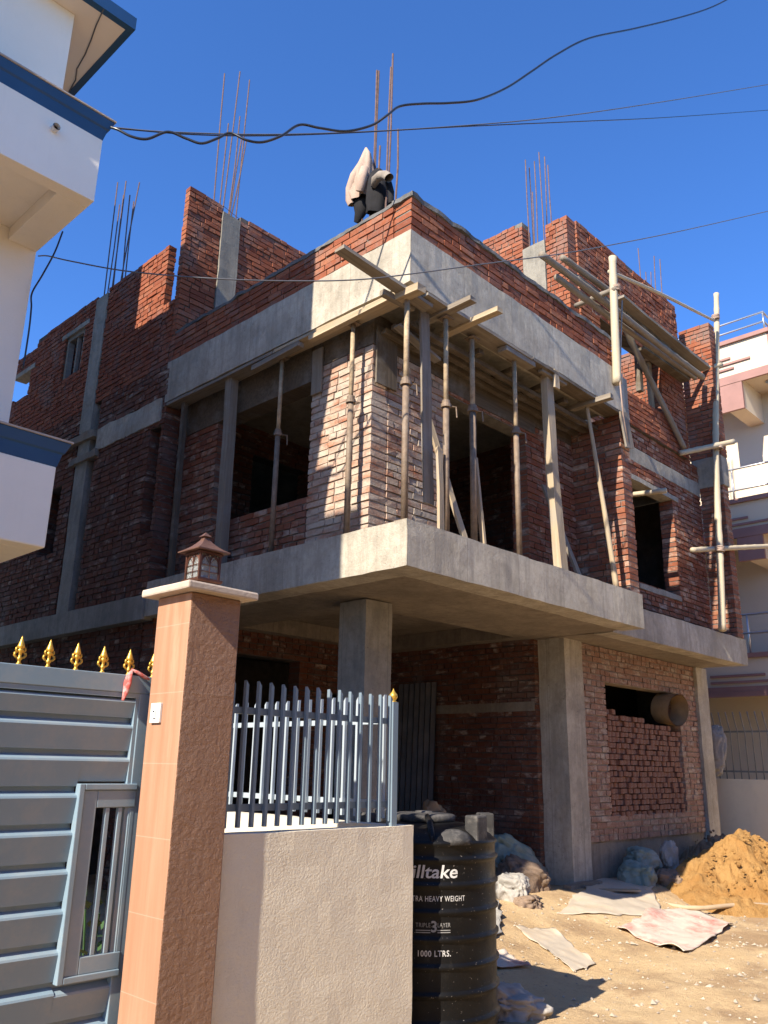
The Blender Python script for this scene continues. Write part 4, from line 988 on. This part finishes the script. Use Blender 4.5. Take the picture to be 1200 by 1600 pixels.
# ================================================================== LOOSE BRICKS IN THE WINDOW OPENING
def stacked():
    protos = []
    for k in range(6):
        mb = MB(); q = random.Random(100 + k)
        mb.box((-.055, -.115, 0), (.055, .115, .066), 0, .005, q)
        protos.append(mb.build('brick', B_LOOSE, fixn=False))
    used = set(); n = 0
    z = 1.008; row = 0
    while z < 2.36:
        x = 10.69 + R.uniform(-.01, .01); lim = 12.83
        while x < lim:
            top = 2.36 - (.18 * max(0, (x - 10.7) / 2.1)) + .05 * noise.noise(Vector((x * 3, 0, 0)))
            if z > top: x += .118; continue
            k = R.randrange(6); src = protos[k]
            if k in used: o = src.copy(); COL.objects.link(o)
            else: o = src; used.add(k)
            o.location = (x, 6.06 + R.uniform(-.022, .022), z + R.uniform(0, .004)); o.rotation_euler = (R.uniform(-.02, .02), R.uniform(-.05, .05), R.uniform(-.10, .10))
            tag(o, 'loose reddish brick stacked end out in the ground floor window opening', 'brick', 'loose bricks stacked in the window opening')
            n += 1; x += .118 + R.uniform(-.004, .012)
        z += .0745; row += 1
    return n
NB = stacked()
mb = MB(); cc = Vector((12.62, 5.97, 2.53)); ax = Vector((-.25, -.95, -.14)).normalized(); u = ax.orthogonal().normalized(); w = ax.cross(u)
for (r0, a, b) in ((.235, -.16, .16), (.222, .16, -.16)):
    mb.tube([cc + ax * (a + (b - a) * i / 6) for i in range(7)], r0, 32, caps=False)
mb.tube([cc + ax * .14, cc + ax * .165], .243, 32, caps=False)
solo(mb, 'cardboard_drum', CARD, 'open brown drum lying on its side on top of the stacked bricks', 'drum', None, None, True, False)
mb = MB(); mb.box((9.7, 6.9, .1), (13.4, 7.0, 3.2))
part(mb, 'dark_backing', BLACK, B, BO)  # near-black sheet standing in for the unlit room behind the opening
mb = MB()
n = 28
for i in range(n):
    y0 = 7.93 + .75 * i / n; y1 = 7.93 + .75 * (i + 1) / n
    a0 = 9.40 + .02 * math.sin(i * 1.57); a1 = 9.40 + .02 * math.sin((i + 1) * 1.57)
    mb.add([(a0 - .12, y0, .25), (a1 - .12, y1, .25), (a1, y1, 2.78), (a0, y0, 2.78)], [(0, 1, 2, 3)]); mb.add([(a0 - .117, y0, .25), (a1 - .117, y1, .25), (a1 + .003, y1, 2.78), (a0 + .003, y0, 2.78)], [(3, 2, 1, 0)])
solo(mb, 'corrugated_sheet', CORR, 'dark corrugated sheet leaning on the inner brick wall behind the fence', 'metal sheet', None, None, True)

# ================================================================== SACKS, SHEETS, HEAP
def sack(name, c, size, rot, mat, label, seed, group='sacks lying by the columns', cat='sack', amp=.22):
    bm = bmesh.new(); bmesh.ops.create_icosphere(bm, subdivisions=5, radius=1)
    for v in bm.verts:
        p = v.co.copy()
        q = Vector([math.copysign(abs(t) ** .72, t) for t in p])
        d = noise.fractal(p * 1.5 + Vector((seed * 3.1, 0, 0)), 1.0, 2.0, 4) * amp
        rdg = -(.10 * max(0, 1 - abs(noise.noise(p * 1.9 + Vector((0, seed * 1.7, 0)))) * 7) + .07 * max(0, 1 - abs(noise.noise(p * 3.4 + Vector((seed, seed, 0)))) * 6) + .04 * max(0, 1 - abs(noise.noise(p * 6.5 + Vector((seed, 3, seed)))) * 5))
        q *= 1 + d + rdg
        taper = 1 - .22 * max(0, p.x)
        v.co = Vector((q.x * size[0], q.y * size[1] * taper, q.z * size[2] * taper))
    me = bpy.data.meshes.new(name); bm.to_mesh(me); bm.free()
    me.polygons.foreach_set('use_smooth', [True] * len(me.polygons)); me.materials.append(mat)
    o = bpy.data.objects.new(name, me); COL.objects.link(o); o.location = c; o.rotation_euler = rot
    return tag(o, label, cat, group)
g = gz
sack('sack', (9.05, 6.45, .50), (.62, .27, .24), (0, .42, -.15), SACK_G, 'long pale green and white sack leaning by the concrete column', 1)
sack('sack', (8.80, 6.10, .36), (.34, .22, .22), (0, .35, -.5), SACK_B, 'dusty brown sack in front of the long green sack', 2)
sack('sack', (8.15, 5.80, .33), (.22, .20, .20), (.1, -.2, .4), SACK_W, 'crumpled whitish sack just right of the water tank', 3)
sack('sack', (8.15, 5.65, .20), (.26, .17, .12), (0, .1, .8), SACK_B, 'small flat dusty sack right of the water tank, near the ground', 4)
sack('sack', (10.62, 5.62, .28), (.32, .24, .22), (0, .1, .3), SACK_G, 'left sack of the group before the pink brick wall, dusty green', 5)
sack('sack', (10.98, 5.72, .47), (.25, .20, .17), (0, .1, -.4), SACK_G, 'greenish sack on top of the group before the pink brick wall', 6)
sack('sack', (11.45, 5.58, .45), (.25, .13, .25), (0, .25, .5), SACK_W, 'upright whitish sack with an open rim before the pink brick wall', 7)
sack('sack', (11.05, 5.38, .22), (.30, .22, .19), (0, 0, .2), SACK_B, 'dirt brown sack at the front of the group before the pink brick wall', 8)
sack('sack', (11.50, 5.30, .22), (.30, .22, .22), (0, .1, 1.1), SACK_W, 'dusty sack next to the orange sand heap', 9)
sack('sack', (7.9, 6.7, .72), (.24, .18, .48), (0, 0, .3), CARD, 'tan rounded sack standing in shade behind the water tank', 10, None)
def sheet(pts, h, mat, label, seed, sub=26, wr=.05, lift=.010, curl=0.0, name='plastic_sheet', group='sheets lying on the ground', fold=3.0):
    """a crumpled sheet laid over the ground; pts: 4 ground corners"""
    a, b, c, d = [Vector((p[0], p[1], 0)) for p in pts]
    vs = []; fs = []
    n = sub
    for i in range(n + 1):
        for j in range(n + 1):
            s = i / n; t = j / n
            p = a * (1 - s) * (1 - t) + b * s * (1 - t) + c * s * t + d * (1 - s) * t
            ed = min(s, 1 - s, t, 1 - t)
            w = noise.noise_vector(Vector((p.x * 2.3, p.y * 2.3, seed))) * .045 * (1 if ed < .02 else .5)
            jag = noise.noise_vector(Vector((p.x * 7, p.y * 7, seed * 3))) * (.035 if ed < .02 else .012)
            p = p + w + jag
            z = gz(p.x, p.y) + lift + h * max(0, 1 - abs(noise.noise(Vector((p.x * fold, p.y * fold, seed * 1.7)))) * 3.2) * wr * 4 + noise.fractal(Vector((p.x * 3.1, p.y * 3.1, seed)), 1.0, 2.0, 3) * wr * .30 - (.022 * max(0, noise.noise(Vector((p.x * 2.2, p.y * 2.2, seed + 20))) + .1) if ed < .09 else 0)
            z += curl * max(0, (1 - ed / .16)) ** 2 * max(0, noise.noise(Vector((s * 3, t * 3, seed + 9)))) * .55
            vs.append((p.x, p.y, z))
    for i in range(n):
        for j in range(n): fs.append((i * (n + 1) + j, (i + 1) * (n + 1) + j, (i + 1) * (n + 1) + j + 1, i * (n + 1) + j + 1))
    mb = MB(); mb.add(vs, fs)
    o = solo(mb, name, mat, label, 'sheet', None, group, True)
    m = o.modifiers.new('thick', 'SOLIDIFY'); m.thickness = .006; m.offset = 1
    return o
sheet([(8.144, 5.252, 0.100), (9.360, 4.653, 0.100), (10.788, 5.560, 0.100), (10.286, 5.999, 0.140)], .05, TARP, 'broad pale sheet spread before the sacks and the column', 1, 40, .030, .014, .05)
sheet([(8.057, 3.854, 0.050), (9.869, 4.127, 0.050), (10.232, 4.837, 0.100), (8.359, 4.700, 0.100)], .05, TARP_R, 'cream sheet with red smudges in front of the sand heap', 2, 40, .035, .016, .16)
sheet([(6.661, 4.127, 0.050), (7.069, 4.150, 0.050), (7.646, 5.008, 0.080), (7.255, 5.169, 0.080)], .03, TARP, 'smooth tan sheet lying in the middle of the ground', 3, 32, .022, .010, .10)
sheet([(5.960, 4.514, 0.030), (6.337, 4.328, 0.030), (6.453, 4.617, 0.050), (6.376, 4.813, 0.050)], .06, TARP_R, 'small pale sheet at the edge of the tank shadow', 4, 22, .04, .015, .1)
sack('plastic_bag', (5.24, 3.78, .05), (.25, .19, .13), (.1, .15, -.5), TARP_G, 'heap of crumpled grey plastic in the tank shadow', 31, None, 'plastic', .34)
sheet([(6.491, 4.913, 0.050), (6.867, 5.015, 0.050), (7.766, 5.723, 0.080), (7.827, 5.918, 0.080)], .15, SACK_W, 'whitish crumpled sack cloth just right of the tank', 6, 24, .06, .02, .1)
# sand heap
def heap(cx, cy, rx, ry, h, mat, label, seed, name='sand_heap', clods=60):
    vs = []; fs = []; n = 70
    for i in range(n + 1):
        for j in range(n + 1):
            x = cx + rx * 1.25 * (2 * i / n - 1); y = cy + ry * 1.25 * (2 * j / n - 1)
            r = math.hypot((x - cx) / rx, (y - cy) / ry)
            r += .18 * noise.noise(Vector((x * 1.3, y * 1.3, seed)))
            z = h * max(0, 1 - r) ** .85 * (1 + .25 * noise.noise(Vector((x * 2.2, y * 2.2, seed + 3))))
            z += (.09 * noise.noise(Vector((x * 4, y * 4, seed))) + .07 * noise.noise(Vector((x * 9, y * 9, seed))) + .035 * noise.noise(Vector((x * 28, y * 28, seed)))) * min(1, max(0, 1.1 - r) * 3)
            vs.append((x, y, gz(x, y) + z - .03 if r < 1.05 else gz(x, y) - .06))
    for i in range(n):
        for j in range(n): fs.append((i * (n + 1) + j, (i + 1) * (n + 1) + j, (i + 1) * (n + 1) + j + 1, i * (n + 1) + j + 1))
    mb = MB(); mb.add(vs, fs)
    q = random.Random(seed)
    for k in range(clods):
        a = q.uniform(0, 6.28); r = q.random() ** .6 * .95; x = cx + rx * r * math.cos(a); y = cy + ry * r * math.sin(a)
        s = q.uniform(.007, .024) * (2.2 if q.random() < .08 else 1); z = gz(x, y) + h * max(0, 1 - r) ** .85
        vs2 = []; 
        for zz in (-1, 0, 1):
            for t in range(6):
                a2 = t * PI / 3; rr = s * (1 if zz == 0 else .6) * q.uniform(.7, 1.2); vs2.append((x + rr * math.cos(a2), y + rr * math.sin(a2), z + zz * s * .7))
        f2 = [(zz * 6 + t, zz * 6 + (t + 1) % 6, zz * 6 + 6 + (t + 1) % 6, zz * 6 + 6 + t) for zz in (0, 1) for t in range(6)] + [(5, 4, 3, 2, 1, 0), tuple(range(12, 18))]
        mb.add(vs2, f2)
    return solo(mb, name, mat, label, 'heap', (cx, cy, gz(cx, cy)))
t = NT('orange_sandy_soil')
c = t.mix(t.ramp(t.noise(3, 7, .7), [(.35, 0), (.65, 1)]), (.50, .26, .085), (.58, .34, .13))
c = t.mix(t.ramp(t.noise(16, 4, .7), [(.55, 0), (.72, .6)]), c, (.33, .16, .05))
c = t.mix(t.ramp(t.noise(1.8, 5, .7), [(.5, 0), (.7, .6)]), c, (.44, .20, .055))
SOIL = t.done(c, .95, t.bump(t.noise(24, 8, .8), 1.0, .05), spec=.05)
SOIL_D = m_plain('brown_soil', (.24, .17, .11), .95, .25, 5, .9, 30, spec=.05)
heap(12.15, 4.75, 1.70, 1.0, .78, SOIL, 'orange sandy soil heap in sun at the right', 5, 'soil_heap', 420)
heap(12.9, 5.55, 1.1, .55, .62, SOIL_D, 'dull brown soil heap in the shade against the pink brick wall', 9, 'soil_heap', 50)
mb = MB(); mb.tube([(9.147, 5.085, 0.120), (9.605, 5.197, 0.130), (9.953, 5.160, 0.130), (10.052, 4.986, 0.120), (10.003, 4.730, 0.120), (10.138, 4.564, 0.120), (10.463, 4.478, 0.120), (10.831, 4.363, 0.120), (11.085, 3.978, 0.120)], .026, 10)
solo(mb, 'hose', HOSE, 'tan hose lying on the ground in front of the orange heap', 'hose', None, None, True)
timber('timber_board', (9.55, 5.66, .25), (10.0, 5.28, .24), .10, .02, WOOD_L, 'short pale board lying at the foot of the concrete column', 'board', (0, 0, 1))
# pebbles and crumbs: nobody could count them
mb = MB(); q = random.Random(77)
for k in range(1500):
    x = q.uniform(4.6, 12.5); y = q.uniform(1.8, 5.6); s = q.uniform(.006, .02) * (1.9 if q.random() < .06 else 1); z = gz(x, y)
    a = q.uniform(0, 6.28)
    vs = [(x + s * math.cos(a + i * 1.57) * q.uniform(.7, 1.3), y + s * math.sin(a + i * 1.57) * q.uniform(.7, 1.3), z + q.uniform(0, .3) * s) for i in range(4)] + [(x + q.uniform(-.4, .4) * s, y + q.uniform(-.4, .4) * s, z + s * q.uniform(.6, 1.1))]
    mb.add(vs, [(0, 1, 4), (1, 2, 4), (2, 3, 4), (3, 0, 4)])
PEB = m_plain('pebble', (.46, .38, .29), .9, .4, 3, spec=.1)
o = mb.build('pebbles', PEB); tag(o, 'small stones and crumbs of brick scattered over the ground', 'pebbles', None, 'stuff')

# ================================================================== NEIGHBOUR HOUSE, RIGHT
NO = (16.5, 5, 0)
N = root('neighbour_house', 'cream house with maroon bands behind the right end of the building', 'house', NO)
def npart(name, mat, *boxes, label=None):
    mb = MB()
    for a, b in boxes: mb.box(a, b)
    return part(mb, name, mat, N, NO, label=label)
npart('wall', PINKWALL, ((17.6, 2.0, 0), (26, 9, 9.5)))
for zt, lab, yend in ((10.3, 'roof balcony parapet', 5.08), (6.8, 'middle balcony parapet', 3.0), (3.72, 'lower balcony parapet', 3.0)):
    par = npart('balcony', PINKWALL, ((16.5, yend, zt - .82), (17.6, 9, zt)) if zt > 9 else ((16.5, yend, zt - .62), (17.6, 9, zt)), label=lab)
    h = .82 if zt > 9 else .62
    mb = MB()
    mb.box((16.44, yend - .06, zt + .002), (17.6, 9, zt + .09)); mb.box((16.455, yend - .045, zt - h), (16.499, 9, zt - h + .09)); mb.box((16.44, yend - .06, zt - h - .10), (16.499, 9, zt - h - .002)); mb.box((16.5, yend - .06, zt - h - .10), (17.6, yend - .001, zt - h - .002))
    mb.box((16.5, yend - .045, zt - h), (17.6, yend - .001, zt - .002))
    for k, (dz, L) in enumerate(((.30, .75), (.42, 1.15), (.54, .8))):
        if dz < h - .05: mb.box((16.465, 6.6 - L, zt - dz - .045), (16.499, 6.9, zt - dz))
    part(mb, 'maroon_band', MAROON, par, NO)
    if zt < 9: pass
npart('soffit_beam', PINKWALL, ((16.52, 5.68, 8.80), (17.6, 6.0, 9.478))); npart('soffit_beam', PINKWALL, ((16.52, 5.62, 5.62), (17.6, 5.95, 6.178)))
npart('soffit_bracket', MAROON, ((16.45, 5.665, 8.78), (16.518, 6.15, 9.374))); npart('soffit_bracket', MAROON, ((16.45, 5.60, 5.60), (16.518, 6.1, 6.077)))
mb = MB(); mb.lathe((17.05, 5.3, 9.46), [(.09, 0), (.085, .018), (.05, .019)], 20); part(mb, 'soffit_lamp', STEEL, N, NO)
def rail_n(zt, y0, zr):
    mb = MB()
    for z in zr: mb.tube([(16.55, y0, z), (16.55, 9, z)], .022, 8); mb.tube([(16.55, y0, z), (17.6, y0, z)], .022, 8)
    for y in (y0, y0 + 1.0, y0 + 2.0, y0 + 3): mb.tube([(16.55, y, zt), (16.55, y, zr[-1])], .02, 8)
    part(mb, 'railing', STEEL, N, NO, True)
rail_n(10.39, 5.12, (10.60, 10.82)); rail_n(6.8, 3.1, (7.1, 7.55)); rail_n(3.72, 3.1, (4.2, 4.56))
BWALL = m_plain('boundary_cream_paint', (1.0, .83, .56), .85, .04, 1.5, .08, 40, spec=.15, dirt=(.80, .66, .46), dscale=2, damt=.5)
BWO = (15.0, 5, 0)
BW = root('boundary_wall', 'cream boundary wall with iron bars right of the orange heap', 'wall', BWO)
mb = MB(); mb.rbox((15.0, 3.2, 0), (15.15, 9, 1.51), .2, .004); part(mb, 'wall', BWALL, BW, BWO)
for i in range(44):
    y = 3.3 + i * .125
    mb = MB(); mb.tube([(15.07, y, 1.5), (15.07, y, 2.30), (15.0, y, 2.45), (14.93, y, 2.62)], .010, 6); part(mb, 'grille_bar', IRON, BW, BWO, True)
for z in (1.62, 2.28):
    mb = MB(); mb.box((15.085, 3.2, z), (15.10, 9, z + .03)); part(mb, 'grille_rail', IRON, BW, BWO)
sack('plastic_bag', (14.55, 6.2, 2.0), (.10, .26, .42), (.1, 0, .2), SACK_W, 'crumpled grey plastic hanging beside the iron bars', 22, None, 'plastic', .2)

# houses across the street, behind the viewer: they shade and warm the street side of everything
OPP = m_plain('street_house_plaster', (.62, .50, .38), .9, .15, 1, .1, 20, spec=.1)
for i, (x0, x1, y1, h, lab) in enumerate(((-16, -7.2, -5.6, 6.3, 'tan two storey house across the street, far left'), (-7, 1.0, -4.8, 6.4, 'tan two storey house across the street behind the gate'), (1.2, 9.0, -5.2, 6.2, 'tan house across the street facing the brick building'), (9.2, 18.0, -5.6, 6.4, 'tan house across the street facing the soil heap'))):
    e = root('street_house', lab, 'house', ((x0 + x1) / 2, y1 - 3, 0), 'houses across the street')
    mb = MB(); mb.box((x0, y1 - 6, 0), (x1, y1, h)); part(mb, 'wall', OPP, e, e.location)
    mb = MB(); mb.box((x0 - .05, y1 - 6.1, h + .002), (x1 + .05, y1 + .35, h + .15)); part(mb, 'roof', OPP, e, e.location)
    for zf in (1.0, 4.0, 7.0):
        if zf + 1.4 > h: continue
        for xw in (x0 + 1.6, (x0 + x1) / 2, x1 - 1.6):
            mb = MB(); mb.box((xw - .6, y1 + .001, zf), (xw + .6, y1 + .05, zf + 1.3)); f = part(mb, 'window', WOOD_D, e, e.location)
            mb = MB(); mb.box((xw - .52, y1 + .04, zf + .08), (xw + .52, y1 + .056, zf + 1.22)); part(mb, 'pane', BLACK, f, e.location)
# ================================================================== SKY, SUN, CAMERA
EL, AZ = math.radians(36.5), math.radians(7)
w = bpy.data.worlds.new('World'); scene.world = w; w.use_nodes = True
nt = w.node_tree; bg = nt.nodes['Background']
sky = nt.nodes.new('ShaderNodeTexSky'); sky.sky_type = 'NISHITA'; sky.sun_disc = False
sky.sun_elevation = EL; sky.sun_rotation = math.radians(270) - AZ
sky.altitude = 1300; sky.air_density = 1.0; sky.dust_density = .4; sky.ozone_density = 3.0
tint = nt.nodes.new('ShaderNodeMix'); tint.data_type = 'RGBA'; tint.blend_type = 'MULTIPLY'; tint.inputs[0].default_value = 1.0
tint.inputs[7].default_value = (.58, 1.0, 1.55, 1)
nt.links.new(sky.outputs['Color'], tint.inputs[6]); nt.links.new(tint.outputs[2], bg.inputs['Color']); bg.inputs['Strength'].default_value = .085
sd = bpy.data.lights.new('sun', 'SUN'); sd.energy = 5.0; sd.angle = math.radians(.53); sd.color = (1.0, .91, .77)
so = bpy.data.objects.new('sun', sd); COL.objects.link(so)
d = Vector((math.cos(EL) * math.cos(AZ), math.cos(EL) * math.sin(AZ), -math.sin(EL)))
so.rotation_euler = d.to_track_quat('-Z', 'Y').to_euler(); so.location = (-8, -2, 14)

cam = bpy.data.cameras.new('camera'); co = bpy.data.objects.new('camera', cam); COL.objects.link(co)
cam.sensor_fit = 'VERTICAL'; cam.sensor_height = 36; cam.sensor_width = 27; cam.lens = 29.4779
cam.clip_start = .05; cam.clip_end = 500
rows = [[0.689641, -0.223029, -0.68895, 0.0], [-0.723889, -0.186718, -0.66417, 0.0], [0.01949, 0.956762, -0.290217, 1.6]]
co.matrix_world = Matrix(rows + [[0, 0, 0, 1]])
scene.camera = co
scene.view_settings.view_transform = 'Standard'; scene.view_settings.look = 'None'; scene.view_settings.gamma = 1; scene.view_settings.exposure = 1.2
scene.render.resolution_x = 768; scene.render.resolution_y = 1024
